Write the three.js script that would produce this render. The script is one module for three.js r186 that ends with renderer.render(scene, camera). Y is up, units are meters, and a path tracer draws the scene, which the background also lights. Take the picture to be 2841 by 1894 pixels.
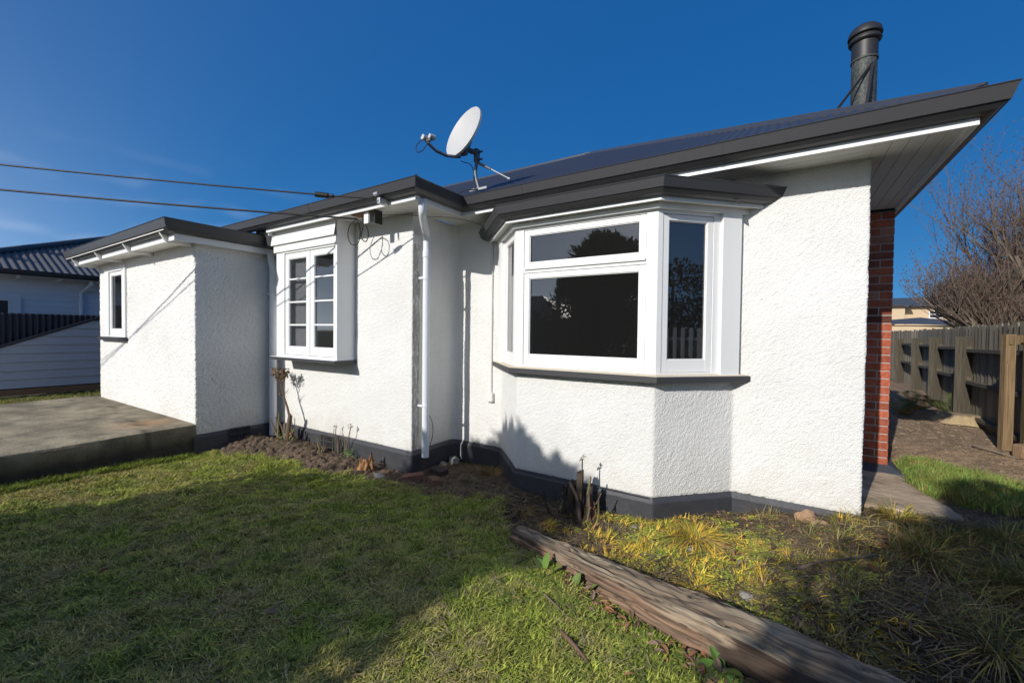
import * as THREE from 'three';
import { mergeGeometries, mergeVertices, toCreasedNormals } from 'three/addons/utils/BufferGeometryUtils.js';
import { RoundedBoxGeometry } from 'three/addons/geometries/RoundedBoxGeometry.js';
import { createNoise3D } from 'simplex-noise';

// ---------------------------------------------------------------- camera, sky, sun, exposure
const scene = new THREE.Scene();
const camera = new THREE.PerspectiveCamera(78.07, 1024 / 682, 0.05, 2000);
camera.rotation.order = 'YXZ';
camera.rotation.set(-0.02143, 0.56834, 0.01143);
camera.position.set(0, 1.605, 4.25);
scene.add(camera);

function rng(seed) { let a = seed >>> 0; return () => { a = (a + 0x6d2b79f5) | 0; let t = Math.imul(a ^ (a >>> 15), 1 | a); t = (t + Math.imul(t ^ (t >>> 7), 61 | t)) ^ t; return ((t ^ (t >>> 14)) >>> 0) / 4294967296; }; }
const noise = createNoise3D(rng(7));
const fbm = (x, y, z, o = 4) => { let s = 0, a = 0.5; for (let i = 0; i < o; i++) { s += a * noise(x, y, z); x *= 2.03; y *= 2.03; z *= 2.03; a *= 0.5; } return s; };
const clamp = (v, a = 0, b = 1) => Math.min(b, Math.max(a, v));
const smooth = (a, b, v) => { const t = clamp((v - a) / (b - a)); return t * t * (3 - 2 * t); };
const mix = (a, b, t) => a + (b - a) * t;

const SUN = new THREE.Vector3(-0.205, 0.51, 1).normalize();
{
  const W = 1024, H = 512, d = new Float32Array(W * H * 4), v = new THREE.Vector3();
  for (let j = 0; j < H; j++) for (let i = 0; i < W; i++) {
    const el = ((j + 0.5) / H - 0.5) * Math.PI, az = ((i + 0.5) / W - 0.5) * 2 * Math.PI;
    v.set(Math.cos(el) * Math.cos(az), Math.sin(el), Math.cos(el) * Math.sin(az));
    const h = Math.max(v.y, 0), g = Math.acos(clamp(v.dot(SUN), -1, 1)) * 57.3;
    const t = Math.exp(-h * 3.6), t2 = Math.exp(-h * 11);
    let r = mix(0.004, 0.040, t) + 0.085 * t2, gr = mix(0.084, 0.268, t) + 0.12 * t2, b = mix(0.31, 0.65, t) + 0.06 * t2;
    const au = 0.9 * Math.exp(-g / 20) + 2.4 * Math.exp(-g / 7) + 1.25 * Math.exp(-h * 8) * smooth(98, 55, g);   // the haze round the sun, behind the camera
    r += au * 0.97; gr += au * 0.93; b += au * 0.84;
    // faint high cloud low over the left horizon
    const lowl = smooth(0.01, 0.07, h) * (1 - smooth(0.18, 0.34, h));
    const c = smooth(0.0, 0.6, fbm(v.x * 4.2 + v.z * 2.1, v.y * 30, v.z * 5.2 - v.x * 2, 6)) * lowl * 0.085 * smooth(0.0, 0.9, -v.x);
    r += c * 1.0; gr += c * 0.92; b += c * 0.75;
    if (v.y < 0) { const k = smooth(0, 0.06, -v.y); r = mix(r, 0.10, k); gr = mix(gr, 0.10, k); b = mix(b, 0.07, k); }
    const o = (j * W + i) * 4; d[o] = r; d[o + 1] = gr; d[o + 2] = b; d[o + 3] = 1;
  }
  const sky = new THREE.DataTexture(d, W, H, THREE.RGBAFormat, THREE.FloatType);
  sky.mapping = THREE.EquirectangularReflectionMapping; sky.magFilter = THREE.LinearFilter; sky.minFilter = THREE.LinearFilter; sky.needsUpdate = true;
  scene.background = sky; scene.environment = sky;
}
const sun = new THREE.DirectionalLight(new THREE.Color().setRGB(1, 0.965, 0.905), 4.2);
sun.target.position.set(-2, 0, 0); sun.position.copy(SUN).multiplyScalar(40).add(sun.target.position);
sun.castShadow = true; sun.shadow.mapSize.set(4096, 4096); sun.shadow.radius = 1;
Object.assign(sun.shadow.camera, { left: -22, right: 22, top: 22, bottom: -22, near: 1, far: 120 });
scene.add(sun, sun.target);
const renderer = new THREE.WebGLRenderer({ antialias: true });
renderer.toneMapping = THREE.LinearToneMapping; renderer.toneMappingExposure = 1.0;
renderer.shadowMap.enabled = true; renderer.setSize(1024, 682);

// ---------------------------------------------------------------- helpers
const V = (x, y, z) => new THREE.Vector3(x, y, z);
const names = {};
const numbered = (n) => { const k = names[n] = (names[n] ?? -1) + 1; return k ? `${n}_${String(k).padStart(3, '0')}` : n; };
function tag(o, label, category, group, kind) { if (label) o.userData.label = label; if (category) o.userData.category = category; if (group) o.userData.group = group; if (kind) o.userData.kind = kind; return o; }
function thing(name, label, category, p = [0, 0, 0], turn = 0, group) { const o = new THREE.Group(); o.name = numbered(name); o.position.set(...p); o.rotation.y = turn; scene.add(o); return tag(o, label, category, group); }
function part(name, geo, mat, parent = scene) {
  const g = Array.isArray(geo) ? merge(geo) : geo;
  const m = new THREE.Mesh(g, mat); m.name = parent === scene ? numbered(name) : name; m.castShadow = m.receiveShadow = true; parent.add(m); return m;
}
function sub(name, parent) { const o = new THREE.Group(); o.name = name; parent.add(o); return o; }
function merge(list) { return mergeGeometries(list.map((g) => { const q = g.index ? g.toNonIndexed() : g; for (const k of Object.keys(q.attributes)) if (!['position', 'normal', 'uv', 'color'].includes(k)) q.deleteAttribute(k); if (!q.attributes.normal) q.computeVertexNormals(); if (!q.attributes.uv) q.setAttribute('uv', new THREE.BufferAttribute(new Float32Array(q.attributes.position.count * 2), 2)); return q; })); }
// uv in metres from the dominant axis of each face
function muv(g, s = 1) {
  const q = g.index ? g.toNonIndexed() : g; if (!q.attributes.normal) q.computeVertexNormals();
  const p = q.attributes.position, uv = new Float32Array(p.count * 2), a = V(), b = V(), c = V();
  for (let i = 0; i < p.count; i += 3) {
    a.fromBufferAttribute(p, i); b.fromBufferAttribute(p, i + 1).sub(a); c.fromBufferAttribute(p, i + 2).sub(a); b.cross(c);
    const x = Math.abs(b.x), y = Math.abs(b.y), z = Math.abs(b.z);
    for (let k = 0; k < 3; k++) {
      a.fromBufferAttribute(p, i + k);
      const [u, w] = y > x && y > z ? [a.x, a.z] : x > z ? [a.z, a.y] : [a.x, a.y];
      uv[(i + k) * 2] = u * s; uv[(i + k) * 2 + 1] = w * s;
    }
  }
  q.setAttribute('uv', new THREE.BufferAttribute(uv, 2)); return q;
}
function bx(x0, x1, y0, y1, z0, z1, bev = 0.003) {
  const w = x1 - x0, h = y1 - y0, d = z1 - z0, r = Math.min(bev, w / 2.2, h / 2.2, d / 2.2);
  const g = r > 0.0004 ? new RoundedBoxGeometry(w, h, d, 1, r) : new THREE.BoxGeometry(w, h, d);
  g.translate((x0 + x1) / 2, (y0 + y1) / 2, (z0 + z1) / 2); return muv(g);
}
const frameAt = (x, y, z, turn) => new THREE.Matrix4().makeRotationY(turn).setPosition(x, y, z);
// sheet of quads: rows of points
function grid(rows, closeU = false) {
  const n = rows[0].length, pos = [], uv = [], idx = [];
  rows.forEach((r, j) => r.forEach((p, i) => { pos.push(p[0], p[1], p[2]); uv.push(p[3] ?? i, p[4] ?? j); }));
  for (let j = 0; j < rows.length - 1; j++) for (let i = 0; i < n - 1; i++) { const a = j * n + i; idx.push(a, a + 1, a + n, a + 1, a + n + 1, a + n); }
  const g = new THREE.BufferGeometry(); g.setAttribute('position', new THREE.Float32BufferAttribute(pos, 3)); g.setAttribute('uv', new THREE.Float32BufferAttribute(uv, 2)); g.setIndex(idx); g.computeVertexNormals(); return g;
}
function quads(list) { // list of 4-point faces, flat shaded
  const pos = []; for (const [a, b, c, d] of list) { pos.push(...a, ...b, ...c); if (d) pos.push(...a, ...c, ...d); }
  const g = new THREE.BufferGeometry(); g.setAttribute('position', new THREE.Float32BufferAttribute(pos, 3)); g.computeVertexNormals(); return muv(g);
}
// plan path with outward normals n = (dz, -dx); mitred offset at each node. endA / endB: direction along which the ends slide
function offsets(path, endA, endB) {
  const n = path.length, seg = [];
  for (let i = 0; i < n - 1; i++) { const dx = path[i + 1][0] - path[i][0], dz = path[i + 1][1] - path[i][1], l = Math.hypot(dx, dz); seg.push([dz / l, -dx / l]); }
  return path.map((p, i) => {
    if (i === 0 || i === n - 1) { const s = i ? seg[n - 2] : seg[0], e = i ? endB : endA; if (e) { const k = s[0] * e[0] + s[1] * e[1]; return [e[0] / k, e[1] / k]; } return s; }
    const a = seg[i - 1], b = seg[i], k = 1 + a[0] * b[0] + a[1] * b[1]; return [(a[0] + b[0]) / k, (a[1] + b[1]) / k];
  });
}
// sweep a closed profile of [offset, y] along a plan path, mitred, ends capped
function sweep(path, prof, endA, endB, closed = true) {
  const off = offsets(path, endA, endB), f = [], P = (i, k) => { const [o, y] = prof[k % prof.length]; return [path[i][0] + off[i][0] * o, y, path[i][1] + off[i][1] * o]; };
  const m = closed ? prof.length : prof.length - 1;
  for (let i = 0; i < path.length - 1; i++) for (let k = 0; k < m; k++) f.push([P(i, k), P(i + 1, k), P(i + 1, k + 1), P(i, k + 1)]);
  if (closed) for (const i of [0, path.length - 1]) {
    const tri = THREE.ShapeUtils.triangulateShape(prof.map(([o, y]) => new THREE.Vector2(o, y)), []);
    for (const t of tri) f.push(i ? [P(i, t[0]), P(i, t[1]), P(i, t[2])] : [P(i, t[0]), P(i, t[2]), P(i, t[1])]);
  }
  return quads(f);
}
function tube(points, r, sides = 8, seg) {
  const c = new THREE.CatmullRomCurve3(points.map((p) => (p.isVector3 ? p : V(...p))), false, 'centripetal');
  return new THREE.TubeGeometry(c, seg ?? points.length * 6, r, sides, false);
}
function rod(a, b, r0, r1 = r0, sides = 8) {
  const A = V(...a), B = V(...b), l = A.distanceTo(B), g = new THREE.CylinderGeometry(r1, r0, l, sides);
  g.applyQuaternion(new THREE.Quaternion().setFromUnitVectors(V(0, 1, 0), B.clone().sub(A).normalize())); g.translate((A.x + B.x) / 2, (A.y + B.y) / 2, (A.z + B.z) / 2); return g;
}
function bar(a, b, w, h) { // rectangular bar from a to b
  const A = V(...a), B = V(...b), l = A.distanceTo(B), g = new RoundedBoxGeometry(w, l, h, 1, Math.min(w, h) * 0.15);
  g.applyQuaternion(new THREE.Quaternion().setFromUnitVectors(V(0, 1, 0), B.clone().sub(A).normalize())); g.translate((A.x + B.x) / 2, (A.y + B.y) / 2, (A.z + B.z) / 2); return g;
}
function lump(seed, r, sx = 1, sy = 1, sz = 1, amp = 0.3, detail = 2) {
  const g = mergeVertices(new THREE.IcosahedronGeometry(1, detail).deleteAttribute('uv').deleteAttribute('normal')), p = g.attributes.position, v = V();
  for (let i = 0; i < p.count; i++) { v.fromBufferAttribute(p, i); const k = r * (1 + amp * fbm(v.x * 1.1 + seed * 7.3, v.y * 1.1, v.z * 1.1, 3)); p.setXYZ(i, v.x * k * sx, v.y * k * sy, v.z * k * sz); }
  g.computeVertexNormals(); return muv(g);
}
function colour(g, f) { // per-vertex base colour (linear)
  const p = g.attributes.position, c = new Float32Array(p.count * 3);
  for (let i = 0; i < p.count; i++) { const q = f(p.getX(i), p.getY(i), p.getZ(i), i); c.set(q, i * 3); }
  g.setAttribute('color', new THREE.BufferAttribute(c, 3)); return g;
}

// ---------------------------------------------------------------- textures and materials
function dataTex(n, f, srgb = false, rep = 1) { // tileable-enough value texture from f(u, v) -> [r, g, b]
  const d = new Uint8Array(n * n * 4);
  for (let j = 0; j < n; j++) for (let i = 0; i < n; i++) { const c = f(i / n, j / n), o = (j * n + i) * 4; d[o] = clamp(c[0]) * 255; d[o + 1] = clamp(c[1]) * 255; d[o + 2] = clamp(c[2]) * 255; d[o + 3] = 255; }
  const t = new THREE.DataTexture(d, n, n); t.wrapS = t.wrapT = THREE.RepeatWrapping; t.magFilter = THREE.LinearFilter; t.minFilter = THREE.LinearMipmapLinearFilter; t.generateMipmaps = true;
  if (srgb) t.colorSpace = THREE.SRGBColorSpace; t.repeat.set(rep, rep); t.needsUpdate = true; return t;
}
const TAU = Math.PI * 2;
const hash = (i, j, s) => { let h = Math.imul(i, 374761393) ^ Math.imul(j, 668265263) ^ Math.imul(s + 11, 1442695041); h = Math.imul(h ^ (h >>> 13), 1274126177); return ((h ^ (h >>> 16)) >>> 0) / 4294967296; };
const ring = (u, v, f, o = 4, s = 0) => { // noise that tiles in u and v, f cells to the tile
  let sum = 0, amp = 0.62, n = Math.max(2, Math.round(f * 2));
  for (let k = 0; k < o; k++, n *= 2, amp *= 0.55) {
    const x = u * n, y = v * n, i = Math.floor(x), j = Math.floor(y), a = x - i, b = y - j, p = a * a * (3 - 2 * a), q = b * b * (3 - 2 * b), H = (c, d) => hash((i + c) % n, (j + d) % n, s + k) * 2 - 1;
    sum += amp * mix(mix(H(0, 0), H(1, 0), p), mix(H(0, 1), H(1, 1), p), q);
  }
  return sum;
};
const cells = (u, v, n, s = 0) => { // distance to the nearest of n x n scattered points, tiling
  const x = u * n, y = v * n, i = Math.floor(x), j = Math.floor(y); let m = 9;
  for (let c = -1; c < 2; c++) for (let d = -1; d < 2; d++) { const I = (i + c + n) % n, J = (j + d + n) % n, dx = i + c + hash(I, J, s) - x, dy = j + d + hash(I, J, s + 5) - y; m = Math.min(m, dx * dx + dy * dy); }
  return Math.sqrt(m);
};
const grainTex = dataTex(512, (u, v) => { const n = 0.5 + 0.45 * ring(u, v, 9, 5) + 0.25 * ring(u, v, 40, 2); return [n, n, n]; });
const speckTex = dataTex(256, (u, v) => { const n = 0.5 + 0.5 * ring(u, v, 34, 2); return [n, n, n]; });
const stuccoBump = dataTex(1024, (u, v) => { const w = 0.012 * ring(u, v, 20, 2, 3), n = 0.55 * (1 - cells(u + w, v - w, 46)) + 0.35 * (1 - cells(u, v, 88, 7)) + 0.22 * ring(u, v, 30, 3); return [n, n, n]; }, false, 1.9);
const woodTex = dataTex(512, (u, v) => { const n = 0.55 + 0.35 * fbm(Math.cos(u * TAU) * 14, Math.sin(u * TAU) * 14, v * 1.2, 4) + 0.16 * fbm(Math.cos(u * TAU) * 60, Math.sin(u * TAU) * 60, v * 4, 3); return [n, n, n]; });
const tint = (lo, hi, f, n = 512, rep = 1) => dataTex(n, (u, v) => { const t = clamp(f(u, v)); return lo.map((l, k) => Math.pow(mix(l, hi[k], t), 1 / 2.2)); }, true, rep);
const M = {};
const mat = (name, rgb, rough = 0.7, more = {}) => (M[name] = new THREE.MeshStandardMaterial({ color: new THREE.Color().setRGB(...rgb), roughness: rough, side: THREE.DoubleSide, ...more }), M[name].name = name, M[name]);
mat('stucco', [0.80, 0.795, 0.775], 0.92, { vertexColors: true, bumpMap: stuccoBump, bumpScale: 0.0065, map: tint([0.93, 0.92, 0.90], [1, 1, 1], (u, v) => 0.6 + 0.8 * ring(u, v, 2.2, 4), 256, 0.37) });
mat('paint', [0.80, 0.80, 0.79], 0.42, { bumpMap: grainTex, bumpScale: 0.0006 });
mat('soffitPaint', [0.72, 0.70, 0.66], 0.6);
mat('plinth', [0.052, 0.053, 0.060], 0.55, { bumpMap: grainTex, bumpScale: 0.002, map: tint([0.75, 0.75, 0.78], [1.0, 1.0, 1.0], (u, v) => 0.6 + 0.9 * ring(u, v, 5, 5), 256, 0.7) });
mat('steel', [0.050, 0.049, 0.053], 0.42, { metalness: 0.0, bumpMap: grainTex, bumpScale: 0.0005 });
mat('roof', [0.034, 0.035, 0.044], 0.46, { bumpMap: grainTex, bumpScale: 0.0006 });
mat('sillTop', [0.045, 0.044, 0.048], 0.5);
mat('pvc', [0.74, 0.76, 0.80], 0.3);
mat('glass', [1, 1, 1], 0.0);
M.glass = new THREE.MeshPhysicalMaterial({ color: 0xffffff, roughness: 0.01, metalness: 0, transmission: 0.990, thickness: 0, ior: 2.05, side: THREE.DoubleSide, bumpMap: dataTex(128, (u, v) => { const n = 0.5 + 0.5 * ring(u, v, 1.2, 2); return [n, n, n]; }), bumpScale: 0.00025 });
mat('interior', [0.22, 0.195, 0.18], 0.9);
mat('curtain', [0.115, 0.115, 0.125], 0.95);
mat('netCurtain', [0.42, 0.42, 0.42], 0.95);
mat('brick', [1, 1, 1], 0.9, { vertexColors: true, bumpMap: grainTex, bumpScale: 0.004, map: tint([0.72, 0.66, 0.62], [1.1, 1.05, 1.0], (u, v) => 0.55 + 0.9 * ring(u, v, 9, 5), 512, 3) });
mat('mortar', [0.40, 0.38, 0.35], 0.95, { bumpMap: grainTex, bumpScale: 0.003 });
mat('concrete', [1, 1, 1], 0.93, { bumpMap: grainTex, bumpScale: 0.006, map: tint([0.20, 0.185, 0.155], [0.44, 0.415, 0.36], (u, v) => 0.5 + 0.9 * ring(u, v, 3, 6), 512, 0.6) });
mat('slate', [0.06, 0.065, 0.075], 0.7);
mat('zinc', [0.13, 0.135, 0.132], 0.65, { metalness: 0.25, map: tint([0.30, 0.31, 0.30], [0.85, 0.85, 0.8], (u, v) => 0.3 + 0.8 * ring(u, v, 14, 4), 256, 2) });
mat('blackMetal', [0.022, 0.021, 0.022], 0.5);
mat('cable', [0.012, 0.012, 0.012], 0.6);
mat('dishWhite', [0.50, 0.49, 0.475], 0.5);
mat('dishGrey', [0.16, 0.17, 0.18], 0.5, { metalness: 0.3 });
mat('galv', [0.50, 0.51, 0.52], 0.4, { metalness: 0.5 });
mat('rustWood', [0.22, 0.12, 0.06], 0.95);

// ---------------------------------------------------------------- the ground
const GC = [[-6.53, -0.075, 1.87], [-6.53, -0.04, 2.77], [-6.53, -0.02, 3.48], [-6.5, 0, 5], [-6.53, 0, 1.1], [-6.3, -0.1, 0.85], [-4.8, -0.1, 0.9], [-3.57, -0.09, 0.8], [-3.5, -0.09, 0.05], [-2.9, -0.06, 0.1], [-2.3, -0.01, 0.6],
  [-0.9, 0, 0.62], [-0.35, 0.02, 0.03], [0.12, 0.09, 0.03], [0.57, 0.166, 0.03], [1.2, 0.19, -0.5], [1.7, 0.28, -0.9], [1.07, 0.2, -1.87], [2.3, 0.3, -2.9], [2.7, 0.3, -5.5], [2.9, 0.3, -10], [-0.5, 0.03, 1.1]]
  .concat([[0.5, 0.12, 1], [1.5, 0.22, 0.3], [-1.83, -0.1, 1.35], [-0.6, -0.1, 1.65], [0.5, -0.06, 1.8], [2, 0.05, 2], [-3, -0.1, 1.5], [-4.5, -0.12, 2], [-5.5, -0.1, 3], [-3, -0.1, 3.5], [-1, -0.1, 3], [0, -0.08, 4.25],
    [3, 0.1, 4], [-11.5, 0.22, 2], [-12, 0.22, 4.5], [-14, 0.28, 1], [-14, 0.3, -5], [-6, 0, 9], [3, 0, 9], [-14, 0.1, 9]]);
function groundBase(x, z) { let s = 0, w = 0; for (const [a, y, b] of GC) { const k = 1 / Math.pow(Math.hypot(a - x, b - z) + 0.05, 3); s += k * y; w += k; } return s / w; }
const bump = (x, z, a, b, r) => Math.exp(-((x - a) ** 2 + (z - b) ** 2) / (r * r));
// soft edges of lawn and beds (plan)
const edgePts = [[-6.53, 1.66], [-6.26, 1.72], [-5.54, 1.45], [-4.44, 1.22], [-3.76, 1.16], [-3.02, 0.98], [-2.25, 0.92], [-1.83, 1.3], [-0.9, 1.66], [-0.13, 1.97], [0.6, 2.22], [1.2, 2.5], [4, 3.6]];
function edgeZ(x) { for (let i = 0; i < edgePts.length - 1; i++) { const [a, b] = edgePts[i], [c, d] = edgePts[i + 1]; if (x <= c) return mix(b, d, clamp((x - a) / (c - a))); } return 3.6; }
const onPatio = (x, z) => x > -10.86 && x < -6.5 && z > 1.8;
const inHouse = (x, z) => (z < 0.03 && x < 0.6 && x > -3.62) || (z < 0.77 && x <= -3.6 && x > -6.6) || (z < 1.85 && x < -6.5 && x > -10.55) || (x > -2.9 && x < -0.3 && z < 0.6 - Math.max(0, Math.abs(x + 1.6) - 0.7));
function lawnMask(x, z) { // 1 on mown lawn
  if (onPatio(x, z) || x < -6.5) return 0;
  const e = edgeZ(x) + 0.10 * noise(x * 2.3, z * 2.3, 1) + 0.05 * noise(x * 7, z * 7, 3);
  return smooth(-0.05, 0.08, z - e);
}
const mossMask = (x, z) => smooth(0.1, 0.75, bump(x, z, -0.15, 1.0, 0.52) + 0.8 * bump(x, z, -0.75, 0.85, 0.35) + 0.35 * noise(x * 4, z * 4, 9));
const rightGrass = (x, z) => smooth(0.35, 0.65, Math.max(bump(x, z, 1.35, -1.45, 0.55), bump(x, z, 1.75, -1.0, 0.62), bump(x, z, 2.2, -0.5, 0.8), bump(x, z, 1.25, -1.9, 0.36)) + 0.15 * noise(x * 3, z * 3, 4));
const soilMound = (x, z) => 0.13 * bump(x, z, -5.95, 1.05, 0.55) + 0.10 * bump(x, z, -5.2, 1.0, 0.42) + 0.07 * bump(x, z, -4.5, 0.98, 0.35) + 0.03 * bump(x, z, -3.7, 0.95, 0.35);
function groundY(x, z) {
  const L = lawnMask(x, z);
  return groundBase(x, z) - 0.14 * smooth(0.45, 0.6, x) * smooth(1.26, 1.08, x) * smooth(-0.22, -0.42, z) * smooth(-3.4, -3.0, z) + soilMound(x, z) + 0.014 * fbm(x * 1.3, z * 1.3, 2, 2) + mix(0.022, 0.008, L) * fbm(x * 5, z * 5, 8, 3) + (1 - L) * 0.010 * fbm(x * 17, z * 17, 4, 2);
}
function axisSteps(fineA, fineB, d, far) { const a = []; for (let v = fineA; v <= fineB + 1e-6; v += d) a.push(v); let s = d, lo = fineA, hi = fineB; while (hi < far) { s *= 1.35; lo -= s; hi += s; a.unshift(lo); a.push(hi); } return a; }
{
  const xs = axisSteps(-6.7, 2.6, 0.038, 900), zs = axisSteps(-3, 4.4, 0.038, 900), rows = [];
  for (const z of zs) rows.push(xs.map((x) => [x, Math.hypot(x, z) > 40 ? mix(groundBase(x, z), 0.2, smooth(40, 80, Math.hypot(x, z))) : groundY(x, z), z, x, z]));
  const g = grid(rows); g.index.array.reverse(); g.computeVertexNormals();
  colour(g, (x, y, z) => {
    const n = fbm(x * 2.1, z * 2.1, 5, 4), n2 = fbm(x * 9, z * 9, 2, 3), L = lawnMask(x, z);
    let soil = [0.135, 0.092, 0.060].map((v) => v * (1 + 0.5 * n + 0.5 * n2));
    if (z > -0.2 && x > -2.3) soil = [0.090, 0.066, 0.046].map((v) => v * (1 + 0.4 * n + 0.6 * n2));      // dark bed behind the log
    if (z < -0.8 && x > 0.5) soil = [0.31, 0.21, 0.125].map((v) => v * (1 + 0.35 * n + 0.45 * n2));       // pale chips by the fence
    const lawn = mix(0, 1, clamp(0.5 + n)) > 0.62 ? [0.115, 0.095, 0.050] : [0.085, 0.085, 0.034];
    const moss = [0.25, 0.23, 0.06];
    let c = soil.map((v, k) => mix(v, lawn[k] * (1 + 0.5 * n2), L));
    const m = mossMask(x, z) * (1 - L) * 0.7; c = c.map((v, k) => mix(v, moss[k] * (1 + 0.4 * n2), m));
    const rg = rightGrass(x, z); c = c.map((v, k) => mix(v, [0.07, 0.09, 0.03][k], rg));
    if (x < -10.8 || Math.hypot(x, z) > 16) { const far = Math.hypot(x, z) > 16 ? 1 : 0.6; c = c.map((v, k) => mix(v, [0.075, 0.085, 0.035][k], far)); }
    return c;
  });
  mat('earth', [1, 1, 1], 0.97, { vertexColors: true, bumpMap: speckTex, bumpScale: 0.012, map: tint([0.45, 0.44, 0.42], [1.25, 1.25, 1.25], (u, v) => 0.5 + 1.0 * ring(u, v, 26, 4), 512, 1.7) });
  tag(part('ground', g, M.earth), null, null, null, 'structure');
}

// ---------------------------------------------------------------- concrete patio
{
  const top = 0.322, rows = [], X0 = -10.85, X1 = -6.53, Z0 = 1.815, Z1 = 7;
  const yTop = (x, z) => top + 0.02 * (1 - smooth(1.8, 3.6, z)) + 0.004 * fbm(x * 3, z * 3, 1, 3);
  for (let k = 0; k <= 90; k++) { const z = mix(Z0, Z1, k / 90), r = []; r.push([X0, -0.4, z]); for (let i = 0; i <= 60; i++) { const x = mix(X0, X1, i / 60); r.push([x, yTop(x, z) - (i === 0 || i === 60 ? 0.012 : 0), z]); } const e = 0.006 * fbm(z * 4, 1, 2, 3); r.push([X1 + 0.012 + e, top - 0.03, z], [X1 + 0.012 - e, 0.1, z], [X1 + 0.02, -0.4, z]); rows.push(r); }
  rows.push(rows[90].map(([x, , z]) => [x, -0.4, z + 0.01])); rows.unshift(rows[0].map(([x, , z]) => [x, -0.4, z - 0.001]));
  const g = toCreasedNormals(muv(grid(rows)), 0.5);
  mat('patio', [1, 1, 1], 0.95, { vertexColors: true, bumpMap: grainTex, bumpScale: 0.008, map: M.concrete.map });
  colour(g, (x, y, z) => {
    const n = 0.72 + 0.34 * fbm(x * 0.8, z * 2.2, 3, 4) + 0.1 * noise(x * 4, y * 4, z * 4);
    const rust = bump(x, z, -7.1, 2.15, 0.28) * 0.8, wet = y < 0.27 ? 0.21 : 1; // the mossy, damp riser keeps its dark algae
    const crack = y > 0.27 && Math.abs(z - 2.05 - 0.12 * (x + 9) - 0.05 * noise(x * 3, 0, 0)) < 0.012 ? 0.45 : 1;
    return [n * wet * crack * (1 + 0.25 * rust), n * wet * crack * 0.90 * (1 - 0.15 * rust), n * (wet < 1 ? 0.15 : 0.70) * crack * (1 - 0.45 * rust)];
  });
  tag(part('patio', g, M.patio), null, null, null, 'structure');
}

// ---------------------------------------------------------------- the cottage
const house = thing('house', 'white roughcast cottage with dark grey gutters and a bay window, filling the picture', 'house');
const bay = [[-0.35, 0], [-0.903, 0.555], [-2.297, 0.555], [-2.856, 0]];
// rounded, finely sampled plan path
function samplePath(path, step, radii = {}) {
  const out = [];
  const push = (x, z) => { const l = out[out.length - 1]; if (!l || Math.hypot(l[0] - x, l[1] - z) > 1e-4) out.push([x, z]); };
  const line = (a, b) => { const n = Math.max(1, Math.round(Math.hypot(b[0] - a[0], b[1] - a[1]) / step)); for (let i = 0; i <= n; i++) push(mix(a[0], b[0], i / n), mix(a[1], b[1], i / n)); };
  let prev = path[0];
  for (let i = 1; i < path.length; i++) {
    const p = path[i], nx = path[i + 1];
    if (!nx) { line(prev, p); break; }
    const r = radii[i] ?? 0.016, la = Math.hypot(p[0] - prev[0], p[1] - prev[1]), lb = Math.hypot(nx[0] - p[0], nx[1] - p[1]);
    const a = [p[0] + (prev[0] - p[0]) / la * r, p[1] + (prev[1] - p[1]) / la * r], b = [p[0] + (nx[0] - p[0]) / lb * r, p[1] + (nx[1] - p[1]) / lb * r];
    line(prev, a); const n = Math.max(3, Math.round(2 * r / step)); for (let k = 1; k <= n; k++) { const t = k / n, u = 1 - t; push(u * u * a[0] + 2 * u * t * p[0] + t * t * b[0], u * u * a[1] + 2 * u * t * p[1] + t * t * b[1]); }
    prev = b;
  }
  return out;
}
const rough = (x, y, z) => { const a = noise(x * 42, y * 42, z * 42), b = noise(x * 70 + 9, y * 70, z * 70); return 0.0021 * a + 0.0022 * b + 0.003 * noise(x * 2.2, y * 2.2, z * 2.2); };
function skin(path, y0, y1, step, radii, amp = 1) {
  const p = samplePath(path, step, radii), off = offsets(p), rows = [], n = Math.round((y1 - y0) / step); let s = 0; const len = p.map((q, i) => (s += i ? Math.hypot(q[0] - p[i - 1][0], q[1] - p[i - 1][1]) : 0));
  for (let j = 0; j <= n; j++) { const y = mix(y0, y1, j / n); rows.push(p.map((q, i) => { const d = (amp > 1 ? 0.0062 * noise(q[0] * 30, y * 30, q[1] * 30) + 0.006 * noise(q[0] * 52, y * 52, q[1] * 52) + 0.003 * noise(q[0] * 2, y * 2, q[1] * 2) : 1.25 * rough(q[0], y, q[1])) - (j === 0 && y0 < 0.3 ? 0.004 : 0); return [q[0] + off[i][0] * d, y + (j === 0 && y0 < 0.3 ? 0.008 * noise(q[0] * 25, q[1] * 25, 3) : 0), q[1] + off[i][1] * d, len[i], y]; })); }
  const g = grid(rows); g.index.array.reverse(); g.computeVertexNormals();
  return colour(g, (x, y, z) => { // rain wash, soil splash near the ground, grime under sills, faint patches of repainting
    const s = x + z, n = fbm(s * 5, y * 5, 3, 3), splash = smooth(0.55, 0.15, y + 0.25 * n) * 0.20, run = smooth(0.15, 0.6, fbm(s * 14, y * 0.7, 8, 3)) * 0.022, patch = 0.015 * smooth(-0.1, 0.3, noise(s * 0.9, y * 1.1, 5)), speck = noise(s * 70, y * 70, 1) > 0.86 ? 0.05 : 0, k = 1 - run - patch - speck;
    return [k * (1 - 0.35 * splash), k * (1 - 0.45 * splash), k * (1 - 0.62 * splash)];
  });
}
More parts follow.
